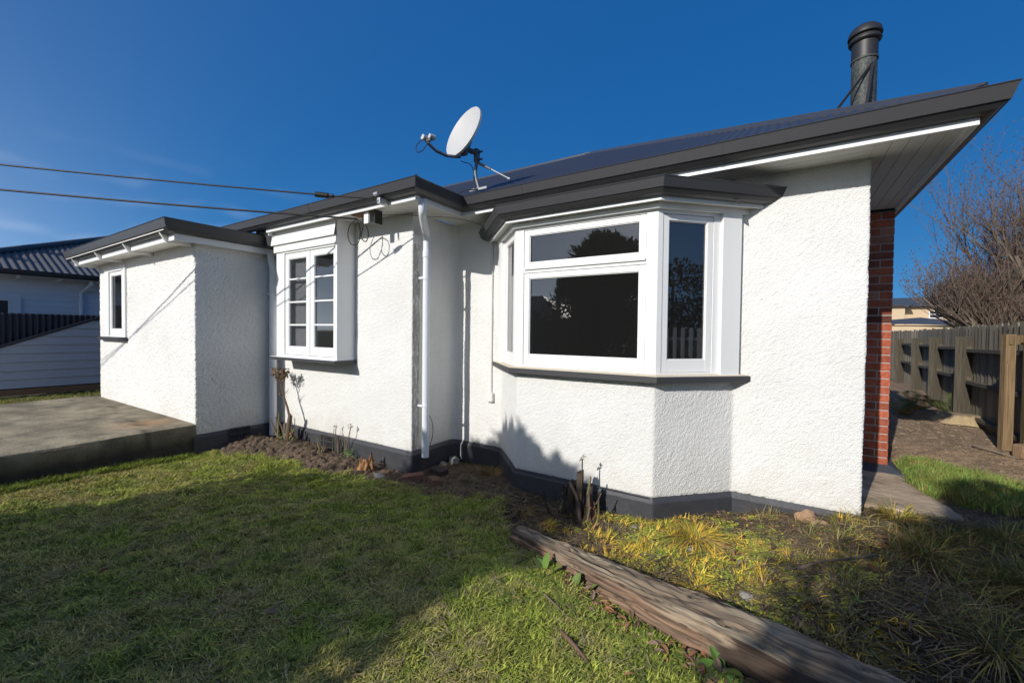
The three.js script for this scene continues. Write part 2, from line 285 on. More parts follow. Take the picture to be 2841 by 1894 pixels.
{
  const ST = 0.0135;
  part('wall', [
    skin([[0.565, -2.0], [0.565, 0], ...bay, [-3.625, 0], [-3.625, 0.24]], 0.192, 1.2, ST, { 4: 0.02, 5: 0.06, 6: 0.10, 7: 0.1 }),
    skin([[0.565, -2.0], [0.565, 0], [-0.37, 0]], 1.2, 2.99, ST), skin([[-2.82, 0], [-3.625, 0], [-3.625, 0.24]], 1.2, 2.99, ST, { 1: 0.1 }),
    skin([[-3.625, 0.24], [-3.625, 0.74], [-6.55, 0.74]], 0.192, 2.99, ST),
    skin([[0.565, -9], [0.565, -2.0]], 0.192, 2.99, 0.12)], M.stucco, house);
  part('wall', [skin([[-6.53, 0.70], [-6.53, 1.82], [-10.5, 1.82], [-10.5, 0.6]], 0.192, 2.80, 0.0145, {}, 2)], M.stucco, house).userData.label = 'projecting porch wall with roughcast finish';
  mat('bareRender', [1, 1, 1], 0.95, { vertexColors: true, bumpMap: grainTex, bumpScale: 0.008 });
  const strip = skin([[-3.622, 0.63], [-3.618, 0.735]], 0.2, 2.62, 0.012);
  colour(strip, (x, y, z) => { const n = clamp(0.5 + 0.9 * fbm(z * 30, y * 3, 2, 4)); const w = noise(z * 60, y * 9, 1) > 0.45 ? 1.6 : 1; return [mix(0.24, 0.62, n) * w, mix(0.225, 0.59, n) * w, mix(0.195, 0.53, n) * w].map((v) => Math.min(v, 0.8)); });
  strip.translate(0.006, 0, 0); part('corner_strip', strip, M.bareRender, house).userData.label = 'bare weathered cement strip where an old trim came off the corner';
  // plinth band
  const pr = [[-0.03, 0.193], [0.004, 0.196], [0.028, 0.158], [0.030, 0.150], [0.032, -0.4], [-0.03, -0.4]];
  const round = (path, radii) => samplePath(path, 0.05, radii);
  part('plinth', [sweep(round([[0.565, -1.78], [0.565, 0], ...bay, [-3.625, 0], [-3.625, 0.74], [-6.53, 0.74]], { 1: 0.004, 2: 0.004, 3: 0.004, 4: 0.02, 5: 0.1, 6: 0.14, 7: 0.004 }), pr), sweep([[-6.53, 0.70], [-6.53, 1.82], [-10.5, 1.82]], pr)], M.plinth, house);

  // eaves: soffit boards, fascia, gutters
  const eave = [[1.04, -8.6], [1.04, 0.37], [-3.205, 0.37], [-3.205, 1.115], [-6.12, 1.115]];
  const eaveG = [[1.04, -8.6], [1.04, 0.37], [-3.205, 0.37], [-3.205, 1.115], [-7.2, 1.115]];
  part('fascia', sweep(eave, [[0, 3.13], [0, 2.964], [-0.022, 2.964], [-0.022, 3.13]]), M.paint, house);
  const gut = (y, k = 0.86) => [[0.002, y], [0.030, y - 0.002], [0.062, y + 0.010], [0.086, y + 0.034], [0.094, y + 0.046], [0.105, y + 0.046], [0.130, y + 0.142], [0.137, y + 0.150], [0.131, y + 0.157], [0.122, y + 0.152], [0.096, y + 0.056], [0.080, y + 0.050], [0.056, y + 0.026], [0.028, y + 0.012], [0.012, y + 0.012], [0.010, y + 0.145], [0.002, y + 0.145]].map(([o, v]) => [o, y + (v - y) * k]);
  for (const [a, b] of [[[-0.42, 0.37], [-0.455, 0.37]], [[-2.3, 0.37], [-2.335, 0.37]], [[-4.9, 1.115], [-4.935, 1.115]]]) part('gutter_joint', sweep([a, b], gut(3.012).map(([o, y]) => [o * 1.012 + 0.0012, y - 0.0012])), M.steel, house);
  part('gutter', sweep(eaveG, gut(3.012)), M.steel, house).userData.label = 'long dark grey gutter along the main eaves';
  for (let i = 0; i < 5; i++) part('soffit_board', bx(0.55 + i * 0.094, 0.55 + i * 0.094 + 0.0905, 2.986, 3.0, -8.6, 0.352, 0.002), M.soffitPaint, house);
  for (let i = 0; i < 4; i++) part('soffit_board', bx(-3.6, 0.548, 2.986, 3.0, -0.02 + i * 0.093, -0.02 + i * 0.093 + 0.0895, 0.002), M.soffitPaint, house);
  for (let i = 0; i < 4; i++) part('soffit_board', bx(-6.12, -3.22, 2.986, 3.0, 0.725 + i * 0.0935, 0.725 + i * 0.0935 + 0.0895, 0.002), M.soffitPaint, house);
  for (let i = 0; i < 4; i++) part('soffit_board', bx(-3.62 + i * 0.1005, -3.62 + i * 0.1005 + 0.0975, 2.9865, 3.0, 0.352, 0.722, 0.002), M.soffitPaint, house);
  part('soffit_mould', bx(1.0, 1.018, 2.966, 2.986, -8.6, 0.345), M.paint, house); part('eave_board', bx(-6.12, -6.10, 2.93, 3.12, 0.76, 1.09), M.paint, house);

  // corrugated roof
  const T = Math.tan(26 * Math.PI / 180), cor = (s) => 0.0085 * Math.cos(s / 0.076 * TAU);
  const slope = (from, to, step, f) => { const a = [], b = []; for (let s = from; s <= to + 1e-6; s += step) { const [p, q] = f(s); a.push([...p, s, 0]); b.push([...q, s, 1]); } const g = grid([a, b]); return g; };
  const yR = (t) => 3.155 + T * t;
  part('roof', [
    slope(-8.5, 1.12, 0.0095, (x) => { const t = Math.min(4.56, 1.12 - x); return [[x, yR(-0.03) + cor(x), 0.47], [x, yR(t) + cor(x), 0.44 - t]]; }),
    slope(-8.6, 0.44, 0.0095, (z) => { const t = Math.min(4.56, 0.44 - z); return [[1.15, yR(-0.03) + cor(z), z], [1.12 - t, yR(t) + cor(z), z]]; }),
    slope(-9.2, -3.12, 0.019, (x) => { const t = Math.min(1.6, Math.max(0.02, -3.12 - x)); return [[x, yR(0) + cor(x), 1.19], [x, yR(t) + cor(x), 1.19 - t]]; }),
    slope(-1.3, 1.19, 0.019, (z) => { const t0 = Math.max(0.0, 0.44 - z), t1 = Math.max(t0 + 0.01, Math.min(1.6, 1.19 - z, 9)); return [[-3.12 - t0, yR(t0) + cor(z), z], [-3.12 - t1, yR(t1) + cor(z), z]]; })], M.roof, house);
  const cap = (A, B, d1, d2, up) => { // ridge capping: two thin flanges with a rolled crown
    const q = []; const add = (p, v, k, h) => [p[0] + v[0] * k, p[1] + v[1] * k + h, p[2] + v[2] * k];
    for (const d of [d1, d2]) { q.push([add(A, d, 0, up + 0.012), add(B, d, 0, up + 0.012), add(B, d, 0.15, up), add(A, d, 0.15, up)]); q.push([add(A, d, 0.15, up), add(B, d, 0.15, up), add(B, d, 0.152, up - 0.022), add(A, d, 0.152, up - 0.022)]); }
    return mergeGeometries([quads(q), muv(rod(add(A, d1, 0, up + 0.006), add(B, d1, 0, up + 0.006), 0.016))].map((g) => (g.index ? g.toNonIndexed() : g)));
  };
  const apex = [1.12 - 4.56, yR(4.56), 0.44 - 4.56], hip = V(-1, T, -1).normalize(), fl = (n) => { const v = V(...n).normalize().cross(hip); if (v.y > 0) v.negate(); return v.toArray(); }, hf = fl([0, 1, T]), hr = fl([T, 1, 0]);
  part('ridge_cap', [cap([1.06, yR(0.06), 0.38], apex, hf, hr, 0.012), cap(apex, [-8.5, apex[1], apex[2]], [0, -T * 0.9, 0.9], [0, -T * 0.9, -0.9], 0.012), cap([-3.19, yR(0.07), 1.12], [-4.7, yR(1.58), -0.4], hf, hr, 0.008)], M.steel, house);

  // porch roof, eaves with exposed rafters
  const pe = [[-6.395, 0.72], [-6.395, 2.085], [-10.78, 2.085]];
  part('fascia', [sweep([[-6.395, 0.745], [-6.395, 2.085], [-6.62, 2.085]], [[0, 2.80], [0, 2.712], [-0.022, 2.712], [-0.022, 2.80]])], M.paint, house);
  for (let i = 0; i < 4; i++) { // blocking boards between rafters, and the rafter feet that pass through
    const x1 = [-6.62, -7.965, -9.275, -10.58][i], x0 = [-7.93, -9.24, -10.545, -10.78][i];
    part('eave_board', bx(x0, x1, 2.712, 2.80, 2.065, 2.085), M.paint, house);
    const xr = [-6.602, -7.947, -9.257, -10.562][i], w = 0.02;
    part('rafter', quads([[[xr - w, 2.69, 1.80], [xr - w, 2.69, 2.10], [xr - w, 2.83, 2.185], [xr - w, 2.83, 1.80]], [[xr + w, 2.69, 1.80], [xr + w, 2.69, 2.10], [xr + w, 2.83, 2.185], [xr + w, 2.83, 1.80]], [[xr - w, 2.69, 2.10], [xr + w, 2.69, 2.10], [xr + w, 2.83, 2.185], [xr - w, 2.83, 2.185]], [[xr - w, 2.69, 1.80], [xr + w, 2.69, 1.80], [xr + w, 2.69, 2.10], [xr - w, 2.69, 2.10]]]), M.paint, house);
  }
  part('soffit_board', bx(-10.80, -6.42, 2.735, 2.75, 1.80, 2.062), M.soffitPaint, house); part('soffit_board', bx(-6.55, -6.42, 2.736, 2.75, 0.76, 1.795), M.soffitPaint, house);
  const pg = [[-6.395, 0.70], [-6.395, 2.10], [-10.80, 2.10]];
  part('gutter', sweep(pg, gut(2.792, 1)), M.steel, house).userData.label = 'dark grey gutter round the porch roof';
  part('soffit_board', bx(-10.80, -6.41, 2.815, 2.825, 2.06, 2.19, 0), M.soffitPaint, house);
  part('roof', quads([[[-6.30, 2.93, 2.17], [-10.86, 2.93, 2.17], [-10.86, 3.0, 0.2], [-6.30, 3.0, 0.2]], [[-10.86, 2.93, 2.17], [-10.86, 2.80, 2.17], [-10.86, 2.80, 0.2], [-10.86, 3.0, 0.2]]]), M.roof, house).userData.label = 'low roof over the porch';
  // dark return where the mid eave stops above the porch roof
  part('eave_board', bx(-6.53, -6.135, 2.80, 3.10, 0.76, 1.05), M.steel, house);
}

// ---------------------------------------------------------------- windows
// local frame: u along the wall, v up, w outwards
function win(parent, Tm) {
  const put = (name, list, m) => part(name, list.map(([u0, u1, v0, v1, w0, w1, b]) => { const g = new RoundedBoxGeometry(u1 - u0, v1 - v0, w1 - w0, 1, Math.min(b ?? 0.003, (w1 - w0) / 2.3, (u1 - u0) / 2.3, (v1 - v0) / 2.3)); g.translate((u0 + u1) / 2, (v0 + v1) / 2, (w0 + w1) / 2); const q = muv(g); q.applyMatrix4(Tm); return q; }), m, parent);
  const sash = (u0, u1, v0, v1, st, bot, w = 0, rows = []) => { u0 += 0.003; u1 -= 0.003; v1 -= 0.004; v0 += 0.002; // stiles, rails, glazing bars, panes
    put('sash', [[u0, u0 + st, v0, v1, w - 0.035, w], [u1 - st, u1, v0, v1, w - 0.035, w], [u0 + st, u1 - st, v1 - st * 0.9, v1, w - 0.035, w - 0.001], [u0 + st, u1 - st, v0, v0 + bot, w - 0.035, w - 0.001]], M.paint);
    const a = u0 + st, b = u1 - st, c = v0 + bot, d = v1 - st * 0.9, ys = [c, ...rows, d];
    put('putty', [[a, a + 0.008, c, d, w - 0.022, w - 0.009], [b - 0.008, b, c, d, w - 0.022, w - 0.009], [a, b, c, c + 0.008, w - 0.022, w - 0.0092], [a, b, d - 0.008, d, w - 0.022, w - 0.0092]], M.paint);
    if (rows.length) for (const y of rows) put('glazing_bar', [[a, b, y - 0.011, y + 0.011, w - 0.034, w - 0.006]], M.paint);
    for (let i = 0; i < ys.length - 1; i++) { const g = new THREE.PlaneGeometry(b - a, ys[i + 1] - ys[i]); g.translate((a + b) / 2, (ys[i] + ys[i + 1]) / 2, w - 0.024); const q = muv(g, 0.7); q.applyMatrix4(Tm); part('pane', q, M.glass, parent); }
  };
  return { put, sash };
}
{ // the bay
  const bw = sub('bay_window', house), o = 0.03, s = Math.SQRT1_2, k = 0.4142 * o;
  bw.userData.label = 'three-sided bay window with a wide front pane';
  const F = win(bw, frameAt(-2.297 - k, 0, 0.555 + o, 0)); const W = 1.394 + 2 * k, c = 2.297 + k;   // u = x + c
  F.put('frame', [[0, 0.10, 1.255, 2.66, -0.06, 0], [c - 0.985, W, 1.255, 2.66, -0.06, 0], [0.10, c - 0.985, 2.635, 2.66, -0.06, 0.001], [0.10, c - 0.985, 2.205, 2.242, -0.06, -0.004], [0.10, c - 0.985, 1.255, 1.276, -0.06, 0.001]], M.paint);
  F.sash(0.10, c - 0.985, 2.242, 2.635, 0.058, 0.062, -0.006); F.sash(0.10, c - 0.985, 1.276, 2.205, 0.058, 0.105, -0.008);
  F.put('drip_mould', [[0.11, c - 0.99, 2.236, 2.254, -0.02, 0.014]], M.paint);
  const L = Math.hypot(0.553 - k, 0.585) + 0.02, right = win(bw, frameAt(-0.903 + k, 0, 0.585, Math.PI / 4)); // u runs from the corner to the wall
  right.put('frame', [[0, 0.05, 1.25, 2.66, -0.06, 0], [0.54, 0.605, 1.25, 2.66, -0.06, 0], [0.05, 0.54, 2.63, 2.66, -0.06, 0.001], [0.05, 0.54, 1.25, 1.275, -0.06, 0.001]], M.paint);
  right.put('corner_post', [[0.605, 0.795, 1.25, 2.70, -0.10, 0.035]], M.paint);
  right.sash(0.05, 0.54, 1.275, 2.63, 0.056, 0.108, -0.006);
  const left = win(bw, frameAt(-2.297 - k - 0.595 * s - 0.205 * s, 0, 0.585 - 0.8 * s, -Math.PI / 4)); // u runs from the wall to the corner
  left.put('frame', [[0.75, 0.80, 1.25, 2.66, -0.06, 0], [0.195, 0.26, 1.25, 2.66, -0.06, 0], [0.26, 0.75, 2.63, 2.66, -0.06, 0.001], [0.26, 0.75, 1.25, 1.275, -0.06, 0.001]], M.paint);
  left.put('corner_post', [[0.005, 0.195, 1.25, 2.70, -0.10, 0.035]], M.paint);
  left.sash(0.26, 0.75, 1.275, 2.63, 0.056, 0.108, -0.006);
  const E = [1, 0], E2 = [-1, 0];
  part('head_board', sweep(bay, [[-0.02, 2.66], [0.072, 2.66], [0.062, 2.712], [-0.02, 2.712]], E, E2), M.paint, bw);
  part('soffit_board', sweep(bay, [[-0.02, 2.712], [0.128, 2.712], [0.128, 2.722], [-0.02, 2.722]], E, E2), M.soffitPaint, bw);
  part('fascia', sweep(bay, [[0.128, 2.800], [0.128, 2.700], [0.146, 2.700], [0.146, 2.80]], E, E2), M.paint, bw);
  part('gutter', sweep(bay, [[0.147, 2.732], [0.172, 2.730], [0.200, 2.742], [0.222, 2.764], [0.229, 2.776], [0.238, 2.776], [0.258, 2.846], [0.264, 2.853], [0.258, 2.860], [0.250, 2.855], [0.230, 2.786], [0.190, 2.748], [0.160, 2.744], [0.158, 2.85], [0.147, 2.85]], E, E2), M.steel, bw);
  part('bay_roof', sweep(bay, [[-0.5, 2.90], [0.20, 2.845], [0.20, 2.835], [-0.5, 2.80]], E, E2), M.roof, bw);
  const hk = frameAt(-0.48, 0, 0.13, Math.PI / 4); // broken gutter clip hanging from the bay gutter
  const hook = quads([[[-0.03, 2.75, 0.19], [0.035, 2.75, 0.20], [0.03, 2.69, 0.215], [0.005, 2.715, 0.2]]]); hook.applyMatrix4(hk); part('gutter_clip', hook, M.steel, bw);
  part('sill', sweep(bay, [[-0.05, 1.268], [0.02, 1.262], [0.088, 1.246], [0.095, 1.240], [0.095, 1.196], [0.088, 1.190], [-0.05, 1.190]], E, E2), M.sillTop, bw);
  mat('dustySill', [0.60, 0.53, 0.41], 0.85, { bumpMap: grainTex, bumpScale: 0.001 });
  part('sill_top', sweep(bay, [[0.02, 1.2605], [0.02, 1.2655], [0.088, 1.2495], [0.088, 1.2445]], E, E2), M.dustySill, bw);
  // front room behind the bay: walls, floor, ceiling, a doorway on the far wall
  const rm = [];
  rm.push(bx(-3.4, 0.4, 0.25, 0.3, -4.2, -0.05, 0), bx(-3.4, 0.4, 2.80, 2.84, -4.2, -0.05, 0), bx(-2.6, -0.6, 2.724, 2.74, -0.05, 0.3, 0), bx(-2.9, -0.3, 2.66, 2.80, -0.09, -0.05, 0), bx(-3.4, -1.9, 0.3, 2.8, -4.26, -4.2, 0), bx(-1.1, 0.4, 0.3, 2.8, -4.26, -4.2, 0), bx(-1.9, -1.1, 2.2, 2.8, -4.26, -4.2, 0), bx(-3.46, -3.4, 0.3, 2.8, -4.2, -0.05, 0), bx(0.4, 0.46, 0.3, 2.8, -4.2, -0.05, 0),
    bx(-3.4, -2.9, 0.3, 2.8, -0.09, -0.05, 0), bx(-0.3, 0.4, 0.3, 2.8, -0.09, -0.05, 0), bx(-2.0, -1.0, 0.3, 2.3, -6.0, -5.9, 0), bx(-2.0, -1.9, 0.3, 2.3, -5.9, -4.26, 0), bx(-1.1, -1.0, 0.3, 2.3, -5.9, -4.26, 0), bx(-2.0, -1.0, 2.2, 2.3, -5.9, -4.2, 0));
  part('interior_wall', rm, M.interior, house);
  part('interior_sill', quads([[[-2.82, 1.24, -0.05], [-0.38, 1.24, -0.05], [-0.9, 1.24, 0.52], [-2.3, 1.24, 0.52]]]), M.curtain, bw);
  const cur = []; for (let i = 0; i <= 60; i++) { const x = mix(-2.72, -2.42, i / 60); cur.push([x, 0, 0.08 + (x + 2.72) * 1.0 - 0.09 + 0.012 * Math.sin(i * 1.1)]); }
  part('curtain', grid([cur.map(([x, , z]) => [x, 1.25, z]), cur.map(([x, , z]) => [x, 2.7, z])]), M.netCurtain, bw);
}
{ // box window on the middle section
  const bw = sub('box_window', house); bw.userData.label = 'boxed-out casement window with eight small panes';
  const x0 = -6.065, x1 = -4.670, zf = 1.0, W = win(bw, frameAt(0, 0, zf, 0));
  W.put('frame', [[x0, -5.862, 1.225, 2.70, -0.05, 0], [x0, x0 + 0.1, 1.225, 2.70, -0.24, -0.05], [-4.674, x1 + 0.003, 1.225, 2.70, -0.05, 0], [-5.862, -4.675, 2.665, 2.70, -0.05, 0.001], [-5.862, -4.675, 1.225, 1.262, -0.05, 0.001]], M.paint);
  W.put('head_board', [[-6.10, x1 + 0.002, 2.69, 2.79, -0.24, 0.022]], M.paint);
  W.put('side_panel', [[x1 - 0.03, x1 + 0.006, 1.225, 2.985, -0.26, 0.006]], M.paint); W.put('side_panel', [[x0 - 0.004, x0 + 0.02, 1.225, 2.79, -0.26, -0.03]], M.paint);
  part('head_board', quads([[[-6.125, 2.79, 1.05], [x1 + 0.004, 2.79, 1.05], [x1 + 0.004, 2.984, 1.02], [-6.125, 2.986, 1.02]], [[-6.125, 2.79, 1.05], [x1 + 0.004, 2.79, 1.05], [x1 + 0.004, 2.79, 0.8], [-6.125, 2.79, 0.8]], [[-6.125, 2.79, 1.05], [-6.125, 2.986, 1.02], [-6.125, 2.986, 0.75], [-6.125, 2.79, 0.75]]]), M.paint, bw);
  const rows = [1.675, 1.988, 2.302];
  W.sash(-5.86, -5.270, 1.265, 2.662, 0.083, 0.108, -0.012, rows); W.sash(-5.266, -4.676, 1.265, 2.662, 0.083, 0.108, -0.012, rows);
  W.put('sill', [[-6.15, x1 + 0.03, 1.186, 1.226, -0.26, 0.055]], M.sillTop);
  W.put('sill_top', [[-6.14, x1 + 0.02, 1.224, 1.231, -0.24, 0.048]], M.pvc);
  const cur = []; for (let i = 0; i <= 90; i++) { const x = mix(-5.86, -5.20, i / 90); cur.push([x, 0.90 + 0.0025 * Math.sin(i * 0.5)]); }
  part('curtain', grid([cur.map(([x, z]) => [x, 1.25, z]), cur.map(([x, z]) => [x, 2.69, z])]), M.curtain, bw);
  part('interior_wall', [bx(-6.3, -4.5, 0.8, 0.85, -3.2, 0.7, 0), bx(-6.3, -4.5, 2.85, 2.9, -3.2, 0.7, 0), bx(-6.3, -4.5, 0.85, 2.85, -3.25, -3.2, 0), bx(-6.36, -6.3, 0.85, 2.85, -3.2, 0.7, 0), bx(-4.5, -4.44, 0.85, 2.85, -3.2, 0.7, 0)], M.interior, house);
}
{ // narrow window in the porch front
  const bw = sub('narrow_window', house); bw.userData.label = 'tall narrow window with dark sill in the porch front'; const W = win(bw, frameAt(0, 0, 1.835, 0));
  W.put('frame', [[-10.14, -9.91, 1.45, 2.63, -0.05, 0.012], [-9.24, -9.09, 1.45, 2.63, -0.05, 0.012], [-9.91, -9.24, 2.57, 2.63, -0.05, 0.011], [-9.91, -9.24, 1.45, 1.475, -0.05, 0.01]], M.paint);
  W.sash(-9.91, -9.24, 1.475, 2.57, 0.07, 0.11, -0.008);
  W.put('sill', [[-10.34, -9.06, 1.388, 1.448, -0.04, 0.05]], M.sillTop);
  part('interior_wall', [bx(-10.2, -9.0, 1.0, 1.05, 0.6, 1.8, 0), bx(-10.2, -9.0, 2.68, 2.7, 0.6, 1.8, 0), bx(-10.2, -9.0, 1.0, 2.7, 0.55, 0.6, 0), bx(-10.25, -10.2, 1, 2.7, 0.6, 1.8, 0), bx(-9.0, -8.95, 1, 2.7, 0.6, 1.8, 0)], M.interior, house);
}
// openings are cut from the wall skins, so that the panes look into the rooms
house.traverse((o) => {
  if (o.name !== 'wall') return;
  const holes = [[-5.95, -4.72, 1.24, 2.72, 0.70, 0.79], [-9.95, -9.2, 1.46, 2.6, 1.79, 1.86]];
  const g = o.geometry, p = g.attributes.position, keep = [];
  const inside = (i) => holes.some(([a, b, c, d, e, f]) => p.getX(i) > a && p.getX(i) < b && p.getY(i) > c && p.getY(i) < d && p.getZ(i) > e && p.getZ(i) < f);
  for (let i = 0; i < p.count; i += 3) if (!(inside(i) && inside(i + 1) && inside(i + 2))) keep.push(i, i + 1, i + 2);
  const q = new THREE.BufferGeometry();
  for (const k of ['position', 'normal', 'uv', 'color']) { const s = g.attributes[k], n = s.itemSize, a = new Float32Array(keep.length * n); keep.forEach((v, j) => { for (let c = 0; c < n; c++) a[j * n + c] = s.array[v * n + c]; }); q.setAttribute(k, new THREE.BufferAttribute(a, n)); }
  o.geometry = q;
});

// ---------------------------------------------------------------- pipes, vents, conduit
{
  const dp = sub('downpipe', house); dp.userData.label = 'white downpipe at the inner corner beside the bay';
  const px = -3.52, pz = 0.62, R = 0.042;
  part('pipe', [tube([[-3.22, 3.0, 1.0], [-3.22, 2.92, 1.0], [-3.23, 2.87, 0.985], [-3.27, 2.84, 0.94], [-3.46, 2.76, 0.70], [-3.51, 2.73, 0.63], [px, 2.68, pz], [px, 2.5, pz]], R, 14, 60), rod([px, 2.5, pz], [px, 0.12, pz], R, R, 16), rod([px, 2.54, pz], [px, 2.47, pz], R + 0.005, R + 0.005, 16), rod([px, 2.25, pz], [px, 2.21, pz], R + 0.004, R + 0.004, 16)], M.pvc, dp);
  for (const y of [2.23, 0.73]) part('pipe_clip', [rod([px, y - 0.012, pz], [px, y + 0.012, pz], R + 0.005, R + 0.005, 16), bx(-3.625, px, y - 0.012, y + 0.012, pz + 0.02, pz + 0.05)], M.pvc, dp);
  const d2 = sub('downpipe', house); d2.userData.label = 'white downpipe between the porch and the boxed-out window';
  part('pipe', [tube([[-6.43, 2.80, 0.90], [-6.43, 2.62, 0.88], [-6.42, 2.5, 0.86], [-6.42, 2.35, 0.86]], 0.05, 14, 24), rod([-6.42, 2.4, 0.86], [-6.42, 0.02, 0.86], 0.05, 0.05, 16)], M.pvc, d2);
  for (const y of [2.14, 0.92]) part('pipe_clip', [rod([-6.42, y - 0.012, 0.86], [-6.42, y + 0.012, 0.86], 0.055, 0.055, 16), bx(-6.53, -6.42, y - 0.01, y + 0.01, 0.84, 0.88)], M.pvc, d2);
  const vt = (label, Tm) => { const v = sub('vent', house); v.userData.label = label; const P = (n, b) => { const g = bx(...b, 0.002); g.applyMatrix4(Tm); part(n, g, n === 'vent_backing' ? M.cable : M.plinth, v); };
    P('vent_backing', [-0.13, 0.13, -0.085, 0.085, 0, 0.004]); for (const y of [-0.085, -0.006, 0.073]) P('vent_rail', [-0.135, 0.135, y, y + 0.013, 0, 0.016]); for (let i = 0; i <= 13; i++) P('vent_slat', [-0.135 + i * 0.0204, -0.135 + i * 0.0204 + 0.009, -0.08, 0.08, 0, 0.014]); };
  vt('dark grille vent in the porch plinth', frameAt(-6.53 + 0.034, 0.125, 1.29, Math.PI / 2)); vt('grille vent in the plinth under the boxed-out window', frameAt(-5.2, 0.09, 0.74 + 0.034, 0));
  part('conduit', [rod([-3.0, 2.74, 0.012], [-3.0, 0.86, 0.012], 0.008, 0.008, 6)], M.stucco, house); part('junction_box', bx(-3.055, -2.965, 0.75, 0.86, 0.004, 0.05, 0.004), M.soffitPaint, house);
  part('house_wire', [tube([[-3.60, 0.62, 0.5], [-3.585, 0.5, 0.44], [-3.58, 0.35, 0.43], [-3.59, 0.2, 0.47]], 0.004, 5), tube([[-3.60, 0.5, 0.5], [-3.59, 0.38, 0.49], [-3.58, 0.2, 0.5]], 0.004, 5),
    tube([[-2.95, 0.205, 0.02], [-2.8, 0.205, 0.09], [-2.55, 0.21, 0.33], [-2.35, 0.2, 0.55], [-2.1, 0.2, 0.6], [-1.5, 0.2, 0.595], [-0.93, 0.2, 0.6]], 0.005, 5, 60), tube([[-2.38, 0.2, 0.54], [-2.45, 0.1, 0.62], [-2.6, 0.03, 0.68]], 0.004, 5), tube([[-4.3, 2.98, 1.0], [-3.7, 2.95, 0.8], [-3.5, 2.95, 0.6], [-3.3, 2.96, 0.35], [-3.1, 2.90, 0.12], [-2.98, 2.78, 0.03]], 0.003, 4)], M.plinth, house);
  part('paint_drip', tube([[-3.44, 1.5, 0.008], [-3.442, 1.0, 0.008], [-3.438, 0.2, 0.006], [-3.45, 0.17, 0.04], [-3.455, 0.0, 0.045]], 0.003, 5), M.paint, house);
}

// ---------------------------------------------------------------- brick chimney breast on the side wall
{
  const ch = sub('chimney', house); ch.userData.label = 'red brick chimney breast on the side wall';
  const X0 = 0.575, X1 = 1.008, ZF = -1.784, ZB = -2.96, r = rng(5);
  part('mortar_core', bx(X0, X1 - 0.006, 0.19, 2.965, ZB + 0.006, ZF - 0.006, 0), M.mortar, ch);
  const brick = (x0, x1, y0, y1, z0, z1) => { const g = bx(x0, x1, y0, y1, z0, z1, 0.003), d = 0.75 + r() * 0.5, q = r(), k = y1 > 1.80 && y0 < 1.90 ? 0.55 : 1; const c = q < 0.15 ? [0.27, 0.085, 0.05] : q > 0.9 ? [0.46, 0.20, 0.13] : [0.43, 0.115, 0.06]; colour(g, () => c.map((v) => v * d * k)); part('brick', g, M.brick, ch); };
  for (let i = 0; i < 32; i++) {
    const y0 = 0.205 + i * 0.0862, y1 = y0 + 0.0742, odd = i % 2, j = () => (r() - 0.5) * 0.004;
    if (odd) { brick(X1 - 0.105, X1 + j(), y0, y1, ZF - 0.22, ZF + j()); brick(X1 - 0.34, X1 - 0.117, y0, y1, ZF - 0.10, ZF + j()); brick(X0, X1 - 0.352, y0, y1, ZF - 0.1, ZF + j()); }
    else { brick(X1 - 0.22, X1 + j(), y0, y1, ZF - 0.105, ZF + j()); brick(X0, X1 - 0.232, y0, y1, ZF - 0.1, ZF + j()); }
    for (let z = odd ? ZF - 0.232 : ZF - 0.117, n = 0; n < 4; n++, z -= 0.232) brick(X1 - 0.1, X1 + j(), y0, y1, Math.max(ZB, z - 0.22), z);
  }
  mat('tar', [0.03, 0.028, 0.027], 0.95, { bumpMap: grainTex, bumpScale: 0.01 });
  part('flashing', bx(X0, X1 + 0.012, 2.962, 2.984, ZB, ZF + 0.012, 0.004), M.tar, ch);
  part('chimney_ledge', quads([[[0.57, 0.215, -1.79], [1.012, 0.215, -1.79], [1.11, 0.165, -1.62], [0.57, 0.165, -1.62]], [[1.012, 0.215, -1.79], [1.11, 0.165, -1.62], [1.13, 0.165, -3.0], [1.012, 0.215, -3.0]], [[0.57, 0.165, -1.62], [1.11, 0.165, -1.62], [1.11, 0.14, -1.615], [0.57, 0.14, -1.615]]]), M.slate, ch);
  // rough concrete footing running forward along the wall
  const rows = []; for (let k = 0; k <= 40; k++) { const z = mix(-3, -0.28, k / 40), q = smooth(-1.6, -0.3, z), xe = mix(1.13, 1.28, smooth(-1.5, -0.6, z)) - (z > -0.45 ? 0.25 * (z + 0.45) / 0.2 : 0) + 0.02 * noise(z * 5, 2, 2), row = []; for (let i = 0; i <= 14; i++) { const t = i / 14, x = mix(0.57, xe, t); row.push([x, mix(0.160, 0.20, q) + 0.008 * fbm(x * 6, z * 6, 1, 3) - (t > 0.9 ? 0.02 : 0), z]); } row.push([xe + 0.02, -0.1, z]); rows.push(row); }
  rows.push(rows[40].map(([x, , z]) => [x, -0.1, z + 0.03]));
  const g = muv(grid(rows)); mat('footing', [1, 1, 1], 0.95, { bumpMap: grainTex, bumpScale: 0.01, map: tint([0.32, 0.235, 0.15], [0.60, 0.455, 0.30], (u, v) => 0.5 + 0.9 * ring(u, v, 3, 5), 256, 0.7) }); part('footing', g, M.footing, ch);
}
